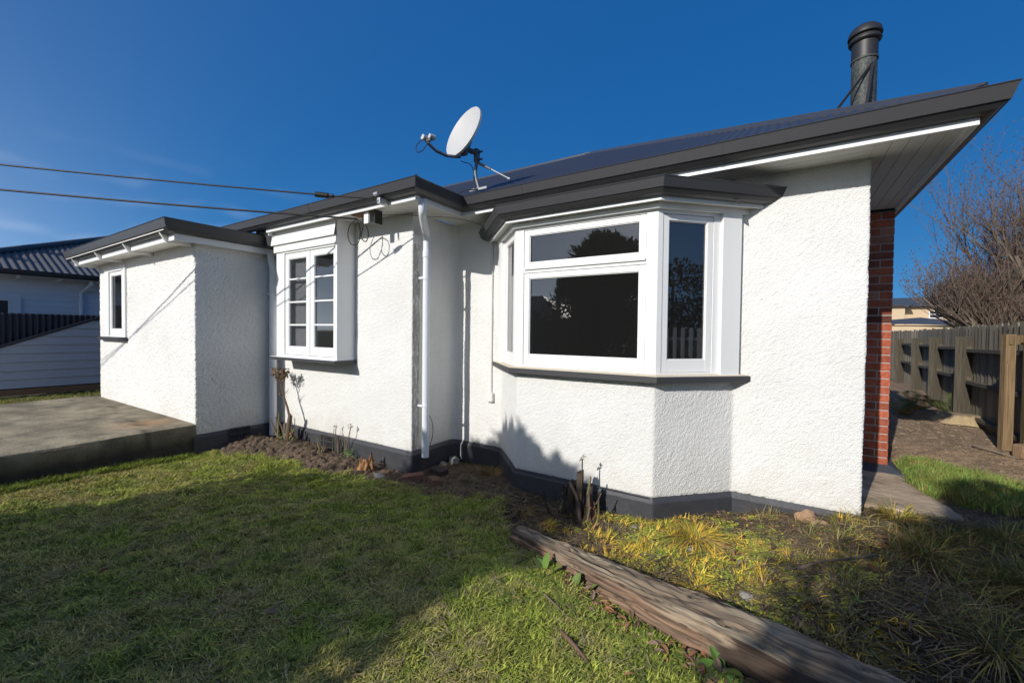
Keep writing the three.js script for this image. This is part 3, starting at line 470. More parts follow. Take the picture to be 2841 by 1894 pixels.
{ // metal flue above the hip
  const fl = sub('flue', house); fl.userData.label = 'tall metal flue with black cowl and strap braces'; const x = 0.62, z = -1.0, R = 0.098;
  part('flue_pipe', [rod([x, 3.3, z], [x, 4.25, z], R, R, 28)], M.zinc, fl); part('flue_pipe', [rod([x, 4.24, z], [x, 4.47, z], R + 0.004, R + 0.004, 28)], M.blackMetal, fl);
  const cowl = new THREE.LatheGeometry([[0.103, 4.40], [0.110, 4.40], [0.125, 4.412], [0.129, 4.424], [0.115, 4.452], [0.115, 4.466], [0.130, 4.460], [0.134, 4.474], [0.124, 4.518], [0.095, 4.552], [0.048, 4.574], [0.0, 4.58]].map(([a, b]) => new THREE.Vector2(a, b)), 32); cowl.translate(x, 0, z); part('cowl', cowl, M.blackMetal, fl);
  part('seam', rod([x, 4.232, z], [x, 4.25, z], R + 0.008, R + 0.008, 28), M.zinc, fl);
  const top = [x + 0.05, 4.16, z + R];
  for (const foot of [[x - 0.40, 3.46, z + 0.30], [x - 0.05, 3.40, z + 0.42]]) part('brace', bar(top, foot, 0.024, 0.008), M.blackMetal, fl);
}

// ---------------------------------------------------------------- satellite dish on the roof
{
  const t = thing('satellite_dish', 'pale grey oval satellite dish on a braced pole on the roof edge', 'satellite dish', [-3.06, 3.255, 0.235]);
  const yb = 0.035;
  part('base_plate', [bar([-0.11, yb, 0.03], [0.12, yb + 0.012, 0.0], 0.03, 0.008), bar([-0.02, yb, 0.05], [0.03, yb + 0.03, -0.05], 0.03, 0.008)], M.dishGrey, t);
  part('mast', [tube([[0.01, yb, 0], [-0.01, yb + 0.06, 0], [-0.042, yb + 0.16, 0], [-0.048, yb + 0.22, 0], [-0.034, yb + 0.32, 0], [-0.028, yb + 0.48, 0]], 0.019, 10)], M.dishGrey, t);
  part('strut', [rod([-0.02, 0.36, 0], [0.13, 0.275, -0.06], 0.016, 0.016)], M.dishGrey, t); part('strut', [rod([0.13, 0.275, -0.06], [0.33, 0.155, -0.14], 0.009, 0.009), rod([0.32, 0.15, -0.14], [0.345, 0.15, -0.15], 0.016, 0.016)], M.galv, t);
  // reflector: shallow oval dish facing left and up
  const rows = []; for (let i = 0; i <= 14; i++) { const q = i / 14, row = []; for (let k = 0; k <= 48; k++) { const a = k / 48 * TAU; row.push([Math.cos(a) * q * 0.275, Math.sin(a) * q * 0.33, 0.07 * q * q]); } rows.push(row); }
  rows.push(rows[14].map(([x, y, z]) => [x * 1.015, y * 1.015, z - 0.002]), rows[14].map(([x, y, z]) => [x * 1.02, y * 1.02, z - 0.028]), rows[14].map(([x, y, z]) => [x * 0.9, y * 0.9, z - 0.035]), rows[14].map(([x, y, z]) => [x * 0.02, y * 0.02, -0.012]));
  const g = toCreasedNormals(grid(rows), 0.5), R = new THREE.Matrix4().makeRotationFromEuler(new THREE.Euler(-0.36, -0.22, 0, 'YXZ')).setPosition(-0.12, 0.675, 0.075); g.applyMatrix4(R);
  part('reflector', muv(g), M.dishWhite, t);
  const at = (x, y, z) => V(x, y, z).applyMatrix4(R).toArray();
  part('bracket', [bar(at(0, -0.25, -0.035), at(0, -0.02, -0.035), 0.09, 0.05), bar(at(0, -0.16, -0.04), [-0.03, 0.47, 0.01], 0.05, 0.05), bar([-0.03, 0.36, 0], [-0.03, 0.52, 0], 0.045, 0.07), bar([-0.01, 0.39, 0], [0.05, 0.392, 0], 0.012, 0.03), bar([-0.01, 0.475, 0], [0.05, 0.48, 0], 0.012, 0.03)], M.dishGrey, t);
  const a0 = at(0.0, -0.30, -0.01), a1 = at(0, -0.41, 0.16), a2 = at(0, -0.45, 0.30), a3 = at(0.0, -0.44, 0.42);
  part('arm', [bar(a0, a1, 0.030, 0.024), bar(a1, a2, 0.029, 0.023), bar(a2, a3, 0.028, 0.022)], M.dishGrey, t);
  const l0 = at(-0.04, -0.36, 0.39), l1 = at(-0.04, -0.39, 0.46), l2 = at(0.05, -0.37, 0.39), l3 = at(0.05, -0.39, 0.45);
  part('lnb', [rod(l0, l1, 0.030, 0.026, 14), rod(l1, at(-0.04, -0.395, 0.48), 0.031, 0.031, 14), rod(l2, l3, 0.028, 0.024, 14)], M.dishWhite, t);
  part('lnb_clamp', bar(at(-0.05, -0.40, 0.42), at(0.06, -0.41, 0.42), 0.03, 0.04), M.dishGrey, t);
  part('cable', [tube([at(-0.04, -0.41, 0.47), at(-0.06, -0.52, 0.50), at(-0.03, -0.60, 0.48), at(0.0, -0.55, 0.44), a3], 0.0045, 6), tube([at(0, -0.34, -0.03), [-0.10, 0.34, 0.02], [-0.06, 0.24, 0.02], [-0.05, 0.12, 0.02], [-0.03, 0.04, 0.03], [-0.12, 0.045, 0.05], [-0.24, 0.0, 0.10]], 0.005, 6)], M.cable, t);
}

// ---------------------------------------------------------------- overhead cables and the pole they come from
{
  const sag = (a, b, d, n = 26) => Array.from({ length: n + 1 }, (_, i) => { const t = i / n; return [mix(a[0], b[0], t), mix(a[1], b[1], t) - d * 4 * t * (1 - t), mix(a[2], b[2], t)]; });
  const P1 = [-16.8, 4.62, 11.2], P2 = [-16.8, 4.30, 11.15];
  const c1 = thing('overhead_cable', 'upper black cable running in from the left to the eave fitting', 'cable', [0, 0, 0], 0);
  const A = [-3.62, 2.995, 1.26], B = [-4.15, 3.085, 1.30];
  part('wire', [tube(sag([-4.12, 3.02, 1.64], P1, 0.20), 0.0085, 6, 90)], M.cable, c1);
  const I0 = [-4.12, 3.02, 1.64], I1 = [-4.02, 3.012, 1.56]; part('insulator', [rod(I0, I1, 0.028, 0.028, 12), rod(I1, [-3.98, 3.01, 1.53], 0.018, 0.022, 10)], M.cable, c1);
  part('stay_wire', [rod([-3.98, 3.01, 1.53], A, 0.008, 0.008, 6)], M.cable, c1);
  part('eave_clamp', [bx(-3.65, -3.60, 2.955, 3.02, 1.11, 1.24, 0.006), rod([-3.66, 3.05, 1.26], [-3.6, 3.05, 1.26], 0.02, 0.02, 10)], M.galv, c1);
  const c2 = thing('overhead_cable', 'lower black cable with a hanging loop ending at the open wire box', 'cable', [0, 0, 0], 0);
  part('wire', [tube(sag([-4.22, 2.915, 1.06], P2, 0.22), 0.011, 6, 90)], M.cable, c2);
  part('cable_loop', [tube([[-4.30, 2.95, 0.99], [-4.40, 2.86, 1.02], [-4.43, 2.74, 1.02], [-4.38, 2.645, 1.01], [-4.29, 2.635, 1.0], [-4.24, 2.70, 1.0], [-4.20, 2.82, 1.03], [-4.22, 2.915, 1.06]], 0.006, 6, 60), tube([[-4.22, 2.915, 1.06], [-4.10, 2.83, 1.02], [-4.08, 2.72, 1.0], [-4.13, 2.65, 1.0], [-4.21, 2.71, 1.0], [-4.19, 2.85, 0.99], [-4.2, 2.96, 0.99]], 0.006, 6, 60)], M.cable, c2);
  const b = thing('wire_box', 'small white open wire box hanging under the eave', 'wire box', [-4.02, 2.985, 1.0]);
  part('lid', [bx(-0.055, 0.02, -0.15, 0.0, 0.06, 0.07)], M.paint, b); part('side', [bx(0.10, 0.108, -0.155, 0.0, -0.06, 0.05)], M.blackMetal, b); part('base', [bx(-0.30, 0.08, -0.02, -0.002, -0.06, 0.06)], M.rustWood, b); part('side', [bx(0.02, 0.026, -0.14, 0.0, -0.06, 0.06)], M.galv, b);
  const pole = thing('power_pole', 'tall timber power pole that carries the two black cables', 'power pole', [-16.9, 0, 11.2]);
  mat('poleWood', [0.16, 0.12, 0.09], 0.95); part('shaft', rod([0, -0.3, 0], [0, 8.5, 0], 0.15, 0.11, 12), M.poleWood, pole); part('crossarm', bx(-0.9, 0.9, 7.6, 7.72, -0.05, 0.05), M.poleWood, pole);
}

// ---------------------------------------------------------------- things that grow, as buffers
class Strips { // many thin blades and leaves in one geometry
  constructor() { this.p = []; this.c = []; }
  tri(a, b, c, col) { this.p.push(...a, ...b, ...c); for (let i = 0; i < 3; i++) this.c.push(...col); }
  blade(base, dir, lean, len, w, col, tip = col, seg = 3, curl = 1) { // arching ribbon
    const sx = -dir[1], sz = dir[0]; let prev = null;
    for (let i = 0; i <= seg; i++) {
      const t = i / seg, out = lean * len * Math.pow(t, 1 + 0.6 * curl), up = len * (t - curl * 0.55 * lean * t * t), k = w * 0.5 * (i === seg ? 0.05 : 1 - 0.55 * t);
      const c = [base[0] + dir[0] * out, base[1] + up, base[2] + dir[1] * out], L = [c[0] + sx * k, c[1], c[2] + sz * k], R = [c[0] - sx * k, c[1] + 0.001, c[2] - sz * k], q = col.map((v, n) => mix(v, tip[n], t));
      if (prev) { this.tri(prev[0], prev[1], R, q); this.tri(prev[0], R, L, q); } prev = [L, R];
    }
  }
  leaf(base, dir3, side, len, w, col, fold = 0.25, seg = 4) { // pointed oval leaf with a midrib fold
    const up = V().crossVectors(V(...side), V(...dir3)).normalize(), L = []; const d = V(...dir3), s = V(...side);
    for (let i = 0; i <= seg; i++) { const t = i / seg, k = w * 0.5 * Math.pow(Math.sin(Math.PI * Math.min(0.999, 0.04 + t * 0.96)), 0.75), m = V(...base).addScaledVector(d, len * t).addScaledVector(up, -0.18 * len * t * t); L.push([m.toArray(), m.clone().addScaledVector(s, k).addScaledVector(up, k * fold).toArray(), m.clone().addScaledVector(s, -k).addScaledVector(up, k * fold).toArray()]); }
    for (let i = 0; i < seg; i++) { const a = L[i], b = L[i + 1], c2 = col.map((v) => v * 1.12); this.tri(a[0], a[1], b[1], col); this.tri(a[0], b[1], b[0], col); this.tri(a[0], b[2], a[2], c2); this.tri(a[0], b[0], b[2], c2); }
  }
  geo() { const g = new THREE.BufferGeometry(); g.setAttribute('position', new THREE.Float32BufferAttribute(this.p, 3)); g.setAttribute('color', new THREE.Float32BufferAttribute(this.c, 3)); g.computeVertexNormals(); g.setAttribute('uv', new THREE.BufferAttribute(new Float32Array(this.p.length / 3 * 2), 2)); return g; }
}
mat('plant', [1, 1, 1], 0.75, { vertexColors: true });
mat('grass', [1, 1, 1], 0.8);
mat('bark', [1, 1, 1], 0.95, { vertexColors: true, bumpMap: woodTex, bumpScale: 0.006 });
mat('clod', [1, 1, 1], 0.98, { bumpMap: speckTex, bumpScale: 0.006 });
const ok = (x, z) => !onPatio(x, z) && !inHouse(x, z);
const logAt = (x, z) => { const s = clamp((x + 1.8) / 2.4), zc = mix(1.34, 2.02, s), w = mix(0.07, 0.17, Math.min(1, s * 1.6)); return x > -1.85 && x < 0.62 && Math.abs(z - zc) < w; };
function scatter(name, label, cat, geos, m, count, seed, place, kind = 'stuff') { // one InstancedMesh per variant under one object
  const root = new THREE.Group(); root.name = numbered(name); scene.add(root); tag(root, label, cat, null, kind);
  const r = rng(seed), lists = geos.map(() => []), o = new THREE.Object3D();
  for (let i = 0; i < count; i++) { const q = place(r); if (!q) continue; lists[Math.floor(r() * geos.length)].push(q); }
  geos.forEach((g, k) => {
    const im = new THREE.InstancedMesh(g, m, lists[k].length); im.name = name; im.castShadow = im.receiveShadow = true; im.userData.kind = kind;
    lists[k].forEach((q, i) => { o.position.set(q.x, q.y ?? groundY(q.x, q.z) - 0.004, q.z); o.rotation.set(q.rx ?? 0, q.ry ?? 0, q.rz ?? 0); const s = q.s; Array.isArray(s) ? o.scale.set(...s) : o.scale.setScalar(s); o.updateMatrix(); im.setMatrixAt(i, o.matrix); im.setColorAt(i, new THREE.Color().setRGB(...q.c)); });
    root.add(im);
  });
  return root;
}
// a tuft of lawn grass, white so that each copy brings its own colour
function tuft(seed, n, h, w, spread, lean) {
  const r = rng(seed), s = new Strips();
  for (let i = 0; i < n; i++) { const a = r() * TAU, q = Math.sqrt(r()) * spread, d = r() * TAU, k = 0.75 + 0.5 * r(), c = [k, k, k]; s.blade([Math.cos(a) * q, -0.004, Math.sin(a) * q], [Math.cos(d), Math.sin(d)], lean * (0.3 + r()), h * (0.55 + 0.6 * r()), w * (0.7 + 0.6 * r()), c, [k * 1.15, k * 1.12, k], 2); }
  const g = s.geo(); return g;
}
mat('grassV', [1, 1, 1], 0.8, { vertexColors: true });
const tufts = [1, 2, 3, 4].map((k) => tuft(k, 8 + k, 0.036 + 0.007 * k, 0.0050 + 0.0008 * k, 0.036, 0.5 + 0.14 * k));
const straw = (r, k = 1) => { const t = r(); return [mix(0.30, 0.46, t) * k, mix(0.25, 0.38, t) * k, mix(0.09, 0.15, t) * k]; };
const green = (r, k = 1) => { const t = r(); return [mix(0.13, 0.29, t) * k, mix(0.19, 0.33, t) * k, mix(0.025, 0.045, t) * k]; };
const lawnTone = (x, z, r) => { const n = fbm(x * 1.7, z * 1.7, 11, 3) + 0.5 * fbm(x * 6, z * 6, 4, 2); const nearWall = smooth(2.6, 1.6, z) * smooth(-1.8, -3, x); const dry = clamp(0.36 + 0.85 * n - 0.30 * nearWall + 0.15 * smooth(1.8, 3.2, z) - 0.3 * smooth(-1.6, -0.6, x)); const a = green(r), b = straw(r, 0.85), t = clamp(dry + (r() - 0.5) * 0.7); const k2 = 1.18 * (0.55 + 0.8 * clamp(0.5 + 0.9 * fbm(x * 8, z * 8, 2, 3))); return a.map((v, k) => mix(v, b[k], t) * k2); };
scatter('lawn_grass', 'short mown lawn of green and straw coloured grass in front of the house', 'lawn', tufts, M.grassV, 90000, 21, (r) => {
  const x = -6.5 + r() * 7.6, z = 0.8 + Math.pow(r(), 0.9) * 3.5; if (r() > lawnMask(x, z) || !ok(x, z) || logAt(x, z)) return null; const hgt = 0.55 + 0.5 * r() + 0.55 * noise(x * 4.5, z * 4.5, 7) + 0.35 * noise(x * 13, z * 13, 8); if (hgt < 0.28 && r() < 0.8) return null; const sw = 0.8 + 0.5 * r();
  return { x, z, ry: r() * TAU, s: [sw, Math.max(0.25, hgt), sw], c: lawnTone(x, z, r) };
});
const coarse = [11, 12, 13].map((k) => tuft(k, 12, 0.085, 0.0075, 0.040, 0.85));
scatter('lawn_weeds', 'coarser green tufts and weeds standing out of the lawn', 'weeds', coarse, M.grassV, 2600, 41, (r) => {
  const x = -6.4 + r() * 7.2, z = 1.0 + r() * 3.0; if (r() > lawnMask(x, z) || !ok(x, z) || logAt(x, z) || noise(x * 1.9, z * 1.9, 33) + 0.4 * noise(x * 7, z * 7, 3) < 0.15) return null; const k = 0.7 + 0.6 * r();
  return { x, z, ry: r() * TAU, s: 0.45 + 0.55 * r(), c: r() < 0.25 ? straw(r, 0.8) : [0.13 * k, 0.20 * k, 0.035 * k] };
});
const tall = [31, 32, 33].map((k) => tuft(k, 10, 0.10, 0.006, 0.03, 0.5));
scatter('rough_grass', 'longer bright green grass beside the chimney footing', 'grass', tall, M.grassV, 9000, 22, (r) => {
  const x = 1.0 + r() * 2.2, z = -2.6 + r() * 3.0; if (r() > rightGrass(x, z) || (x < 1.3 && z > -0.85)) return null;
  return { x, z, ry: r() * TAU, s: 0.7 + 0.6 * r(), c: r() < 0.1 ? straw(r, 0.8) : [mix(0.13, 0.22, r()), mix(0.185, 0.28, r()), 0.05] };
});
scatter('verge_grass', 'grass growing along the patio foot and beyond its far side', 'grass', tall, M.grassV, 5000, 23, (r) => {
  if (r() < 0.25) { const z = 1.9 + r() * 2.2; return { x: -6.46 + r() * 0.12, z, ry: r() * TAU, s: 0.5 + 0.7 * r(), c: green(r) }; }
  const x = -12.4 + r() * 1.5, z = 0.5 + r() * 5; return { x, z, ry: r() * TAU, s: 0.5 + 0.5 * r(), c: r() < 0.4 ? straw(r, 0.8) : green(r, 0.8) };
});
{ // small weeds: little round leaves
  const wd = [1, 2, 3].map((k) => { const r = rng(60 + k), s = new Strips(); for (let i = 0; i < 14; i++) { const a = r() * TAU, q = r() * 0.03, d = r() * TAU, k2 = 0.7 + 0.6 * r(), dir = V(Math.cos(d), 0.1 + 0.5 * r(), Math.sin(d)).normalize(); s.leaf([Math.cos(a) * q, 0.004 + 0.018 * r(), Math.sin(a) * q], dir.toArray(), [-Math.sin(d), 0, Math.cos(d)], 0.010 + 0.010 * r(), 0.011, [k2, k2, k2], 0.1, 2); } return s.geo(); });
  scatter('ground_cover', 'low yellow green weeds carpeting the bed behind the log', 'weeds', wd, M.grassV, 14000, 24, (r) => {
    const x = -1.6 + r() * 2.7, z = 0.1 + r() * 1.8; if (!ok(x, z) || lawnMask(x, z) > 0.3 || logAt(x, z) || r() > mossMask(x, z) * 1.1) return null; const t = r();
    return { x, z, ry: r() * TAU, s: 0.7 + 0.7 * r(), c: t < 0.6 ? [0.46, 0.44, 0.06] : t < 0.85 ? [0.22, 0.31, 0.045] : [0.50, 0.37, 0.06] };
  });
  scatter('clover', 'small dark green clover leaves in the lawn near the log', 'weeds', wd, M.grassV, 5200, 25, (r) => {
    const x = -1.6 + r() * 2.0, z = 1.4 + r() * 1.5; const d = z - edgeZ(x); if (d < 0 || d > 0.75 || r() > 1 - d / 0.8 || logAt(x, z) || noise(x * 3, z * 3, 8) < -0.25) return null;
    return { x, z, ry: r() * TAU, s: 0.8 + 0.8 * r(), c: green(r, 0.8) };
  });
}
{ // dead stalks lying over the beds, and soil
  const st = [1, 2, 3].map((k) => { const r = rng(80 + k), s = new Strips(); for (let i = 0; i < 5; i++) { const a = r() * TAU, q = 0.75 + 0.5 * r(); let p = [r() * 0.06 - 0.03, 0.006 + r() * 0.012, r() * 0.06 - 0.03]; const l = 0.05 + r() * 0.09, w = 0.0011 + r() * 0.0012; for (let j = 0; j < 3; j++) { const b = a + (r() - 0.5) * 0.9, n = [p[0] + Math.cos(b) * l / 3, Math.max(0.003, p[1] + (r() - 0.45) * 0.014), p[2] + Math.sin(b) * l / 3], sx = -Math.sin(b) * w, sz = Math.cos(b) * w; s.tri([p[0] + sx, p[1], p[2] + sz], [p[0] - sx, p[1], p[2] - sz], [n[0] - sx, n[1], n[2] - sz], [q, q, q]); s.tri([p[0] + sx, p[1], p[2] + sz], [n[0] - sx, n[1], n[2] - sz], [n[0] + sx, n[1], n[2] + sz], [q, q, q]); p = n; } } return s.geo(); });
  scatter('dead_stalks', 'tangle of brown dead stalks over the garden bed', 'dead stalks', st, M.grassV, 26000, 26, (r) => {
    const x = -3.6 + r() * 6.0, z = -0.3 + r() * 3.0; if (!ok(x, z) || lawnMask(x, z) > 0.4 || logAt(x, z) || rightGrass(x, z) > 0.5 || (x > 0.56 && x < 1.3 && z < -0.3)) return null; if (x < 0 && r() > 0.33) return null; const k = 0.35 + 0.75 * r();
    return { x, z, ry: r() * TAU, s: 0.8 + r(), c: [0.25 * k, 0.18 * k, 0.10 * k] };
  });
  const lay = [41, 42, 43].map((k) => tuft(k, 9, 0.17, 0.0048, 0.05, 1.25));
  scatter('flattened_grass', 'long limp olive and straw blades lying over the shaded bed', 'grass', lay, M.grassV, 4200, 30, (r) => {
    const x = -0.1 + r() * 2.6, z = -0.2 + r() * 2.6; if (!ok(x, z) || lawnMask(x, z) > 0.4 || logAt(x, z) || (x < 1.3 && z < -0.1)) return null; const n = noise(x * 2.6, z * 2.6, 21) + smooth(0.2, 1.0, x) * 0.8 - 0.25; if (r() > n) return null; const t = r(), k = 0.6 + 0.7 * r();
    return { x, z, ry: r() * TAU, s: 0.5 + 0.8 * r(), c: (t < 0.35 ? [0.14, 0.17, 0.035] : t < 0.7 ? [0.24, 0.20, 0.06] : [0.30, 0.22, 0.11]).map((v) => v * k) };
  });
  const yel = [51, 52, 53].map((k) => tuft(k, 8, 0.085, 0.0062, 0.025, 1.0));
  scatter('yellow_grass', 'scattered small golden grass tufts between the log and the bay', 'grass', yel, M.grassV, 900, 31, (r) => {
    const x = -1.7 + r() * 2.3, z = 0.35 + r() * 1.3; if (!ok(x, z) || lawnMask(x, z) > 0.3 || logAt(x, z)) return null; if (r() > 0.35 + 1.2 * noise(x * 3.1, z * 3.1, 17) + 0.7 * bump(x, z, -0.6, 0.95, 0.4)) return null; const t = r(), k = 0.75 + 0.5 * r();
    return { x, z, ry: r() * TAU, s: 0.6 + 0.9 * r(), c: (t < 0.6 ? [0.62, 0.42, 0.055] : t < 0.85 ? [0.45, 0.38, 0.055] : [0.52, 0.29, 0.08]).map((v) => v * k) };
  });
  scatter('lawn_thatch', 'pale dry clippings lying on the lawn', 'dry grass', st, M.grassV, 2600, 42, (r) => {
    const x = -6.4 + r() * 7.0, z = 1.0 + r() * 3.0; if (r() > lawnMask(x, z) || !ok(x, z) || logAt(x, z) || noise(x * 2.4, z * 2.4, 51) < -0.1) return null; const k = 0.6 + 0.8 * r();
    return { x, z, y: groundY(x, z) + 0.012 + 0.012 * r(), ry: r() * TAU, s: 0.5 + 0.6 * r(), c: [0.32 * k, 0.26 * k, 0.13 * k] };
  });
  const cl = [1, 2, 3, 4].map((k) => { const g = lump(k, 1, 1, 0.7, 0.9, 0.7, 1); return g; });
  scatter('soil_clods', 'turned clods of grey brown soil along the foot of the walls', 'soil', cl, M.clod, 9000, 27, (r) => {
    const x = -6.5 + r() * 7.0, z = 0.05 + r() * 2.0; if (!ok(x, z) || lawnMask(x, z) > 0.25 || logAt(x, z)) return null; if (x > -2.3 && r() > 0.3) return null; const k = 0.6 + 0.7 * r(), q = Math.pow(r(), 3.2);
    return { x, z, ry: r() * TAU, rx: r(), s: 0.005 + 0.040 * q * (x < -2.3 ? 1 : 0.55), c: x < -2.3 ? [0.165 * k, 0.115 * k, 0.075 * k] : [0.115 * k, 0.078 * k, 0.052 * k] };
  });
  const ch = [1, 2, 3].map((k) => { const g = new THREE.BoxGeometry(1, 0.16, 0.42); const p = g.attributes.position, r = rng(k); for (let i = 0; i < p.count; i++) p.setXYZ(i, p.getX(i) * (0.7 + 0.3 * Math.abs(noise(p.getX(i), p.getZ(i), k))), p.getY(i), p.getZ(i) * (0.6 + 0.5 * Math.abs(noise(p.getZ(i), k, p.getX(i))))); g.computeVertexNormals(); return muv(g); });
  scatter('wood_chips', 'pale wood chips covering the ground below the paling fence', 'wood chips', ch, M.clod, 9000, 28, (r) => {
    const x = 0.9 + r() * 2.2, z = -6.2 + Math.pow(r(), 0.8) * 5.4; if (rightGrass(x, z) > 0.6 || (x < 1.3 && z > -3 && z < -0.3)) return null; const k = 0.5 + 0.9 * r();
    return { x, z, ry: r() * TAU, rx: (r() - 0.5) * 0.5, rz: (r() - 0.5) * 0.5, s: 0.012 + 0.05 * Math.pow(r(), 3), c: [0.42 * k, 0.30 * k, 0.195 * k] };
  });
  const lf = [1, 2, 3].map((k) => { const r = rng(90 + k), s = new Strips(); s.leaf([0, 0, 0], V(1, 0.05, 0.1 * k - 0.2).normalize().toArray(), [0, 0.25 * (k - 2), 1], 1, 0.38, [1, 1, 1], 0.35 * k, 5); return s.geo(); });
  scatter('leaf_litter', 'scattered dry brown leaves on the lawn and along the log', 'fallen leaves', lf, M.grassV, 760, 29, (r) => {
    let x, z; if (r() < 0.5) { x = -1.2 + r() * 1.5; z = edgeZ(x) + 0.02 + Math.abs(r() - r()) * 0.22; } else if (r() < 0.6) { x = -0.6 + r() * 2.0; z = 0.12 + r() * 1.0; } else { x = -4.5 + r() * 4.6; z = 1.2 + r() * 2.2; if (r() > 0.35) return null; } if (!ok(x, z) || logAt(x, z)) return null; const k = 0.5 + 0.8 * r();
    return { x, z, y: groundY(x, z) + 0.015 + 0.015 * r(), ry: r() * TAU, rx: (r() - 0.5) * 0.7, rz: (r() - 0.5) * 0.7, s: 0.03 + 0.05 * r(), c: r() < 0.5 ? [0.26 * k, 0.12 * k, 0.055 * k] : [0.22 * k, 0.15 * k, 0.095 * k] };
  });
}

// ---------------------------------------------------------------- the old log edging the bed
{
  const A = V(-1.80, 0, 1.335), B = V(0.60, 0, 2.00), n = 300, m = 120, rows = [], L = A.distanceTo(B), dir = B.clone().sub(A).normalize(), side = V(-dir.z, 0, dir.x);
  const t = thing('log', 'long weathered grey log edging the garden bed across the foreground', 'log', [0, 0, 0]);
  for (let i = -2; i <= n + 2; i++) {
    const s = clamp(i / n), endK = i < 0 ? (i === -1 ? 0.75 : 0.02) : i > n ? (i === n + 1 ? 0.75 : 0.02) : 1, c = A.clone().lerp(B, s);
    const w = mix(0.065, 0.155, Math.min(1, s * 1.5)) + 0.005 * noise(s * 5, 1, 1), hT = mix(0.085, 0.185, Math.min(1, s * 1.35)) + 0.005 * noise(s * 5, 4, 2), base = mix(-0.10, -0.055, s) - 0.07, hh = (hT + 0.07) / 2 + 0.01, cy = base + hh, row = [];
    for (let k = 0; k <= m; k++) {
      const a = k / m * TAU, ca = Math.cos(a), sa = Math.sin(a), e = 0.78, sq = (v) => Math.sign(v) * Math.pow(Math.abs(v), e);
      let u = sq(ca) * w, v = sq(sa) * hh; v += u * -0.12 * (sa > 0 ? 1 : 0);
      const st = s * L; const gr = 0.010 * noise(st * 2.6, ca * 1.8, sa * 1.8 + 4) + 0.009 * noise(st * 7, ca * 4, sa * 4) + 0.005 * fbm(st * 2.2, Math.cos(a) * 5, Math.sin(a) * 5, 3) + 0.007 * fbm(st * 1.3, Math.cos(a) * 16, Math.sin(a) * 16, 3) + 0.003 * noise(st * 4, Math.cos(a) * 42, Math.sin(a) * 42), crack = -0.022 * smooth(0.07, 0.0, Math.abs(noise(st * 0.8, Math.cos(a) * 4.2, Math.sin(a) * 4.2 + 3)));
      const rr = Math.hypot(u, v) || 1, d = (gr + crack + 0.006 * noise(st * 3, ca * 2, sa * 2)); u += u / rr * d; v += v / rr * d; u *= endK; v *= endK;
      const dx = i < 0 ? 0.0 : i > n ? 0.0 : 0, end = (i <= 0 ? 0.03 : i >= n ? -0.03 : 0) * noise(ca * 2, sa * 2, i < n / 2 ? 1 : 5);
      row.push([c.x + dir.x * (end + dx) + side.x * u, cy + v, c.z + dir.z * (end + dx) + side.z * u, k / m * 0.9, st * 0.5]);
    }
    rows.push(row);
  }
  const g = grid(rows); g.computeVertexNormals();
  colour(g, (x, y, z, i) => {
    const k = i % (m + 1), a = k / m * TAU, st = (x - A.x) / 0.96, n1 = clamp(0.5 + 0.9 * fbm(st * 0.9, Math.cos(a) * 6, Math.sin(a) * 6, 4)), n2 = clamp(0.5 + 1.2 * fbm(st * 1.6, Math.cos(a) * 34, Math.sin(a) * 34, 3));
    const front = Math.cos(a) > 0.2 && Math.sin(a) < 0.75;   // the front face, redder where the bark has gone
    const grey = [mix(0.045, 0.32, n1 * 0.4 + n2 * 0.6), mix(0.037, 0.245, n1 * 0.4 + n2 * 0.6), mix(0.027, 0.165, n1 * 0.4 + n2 * 0.6)], red = [mix(0.07, 0.40, n2), mix(0.039, 0.225, n2), mix(0.025, 0.135, n2)], dirt = [0.055, 0.036, 0.025];
    const q = front ? 0.75 * n1 + 0.25 : 0.10 * n2; let c = grey.map((v, j) => mix(v, red[j], q));
    const pale = smooth(0.2, 0.5, noise(st * 1.1, Math.cos(a) * 2, 7)) * (Math.sin(a) > 0.2 ? 0.6 : 0.15); c = c.map((v, j) => mix(v, [0.34, 0.28, 0.195][j] * (0.6 + 0.6 * n2), pale));
    const ck = smooth(0.06, 0.0, Math.abs(noise(st * 0.96 * 0.8 / 1.0, Math.cos(a) * 4.2, Math.sin(a) * 4.2 + 3))); c = c.map((v) => v * (1 - 0.6 * ck)); const knot = smooth(0.62, 0.8, noise(st * 2.2, Math.cos(a) * 2.6, Math.sin(a) * 2.6 + 9)); c = c.map((v, j) => mix(v, [0.07, 0.045, 0.03][j], knot)); const d = front ? smooth(0.0, 0.35, bump(st, y, 1.95, -0.0, 0.55) - 0.45 + 0.35 * noise(st * 4, y * 9, 2)) : 0; c = c.map((v, j) => mix(v, dirt[j], clamp(d)));
    return c;
  });
  mat('logWood', [1, 1, 1], 0.95, { vertexColors: true, bumpMap: woodTex, bumpScale: 0.008 }); part('timber', g, M.logWood, t);
}

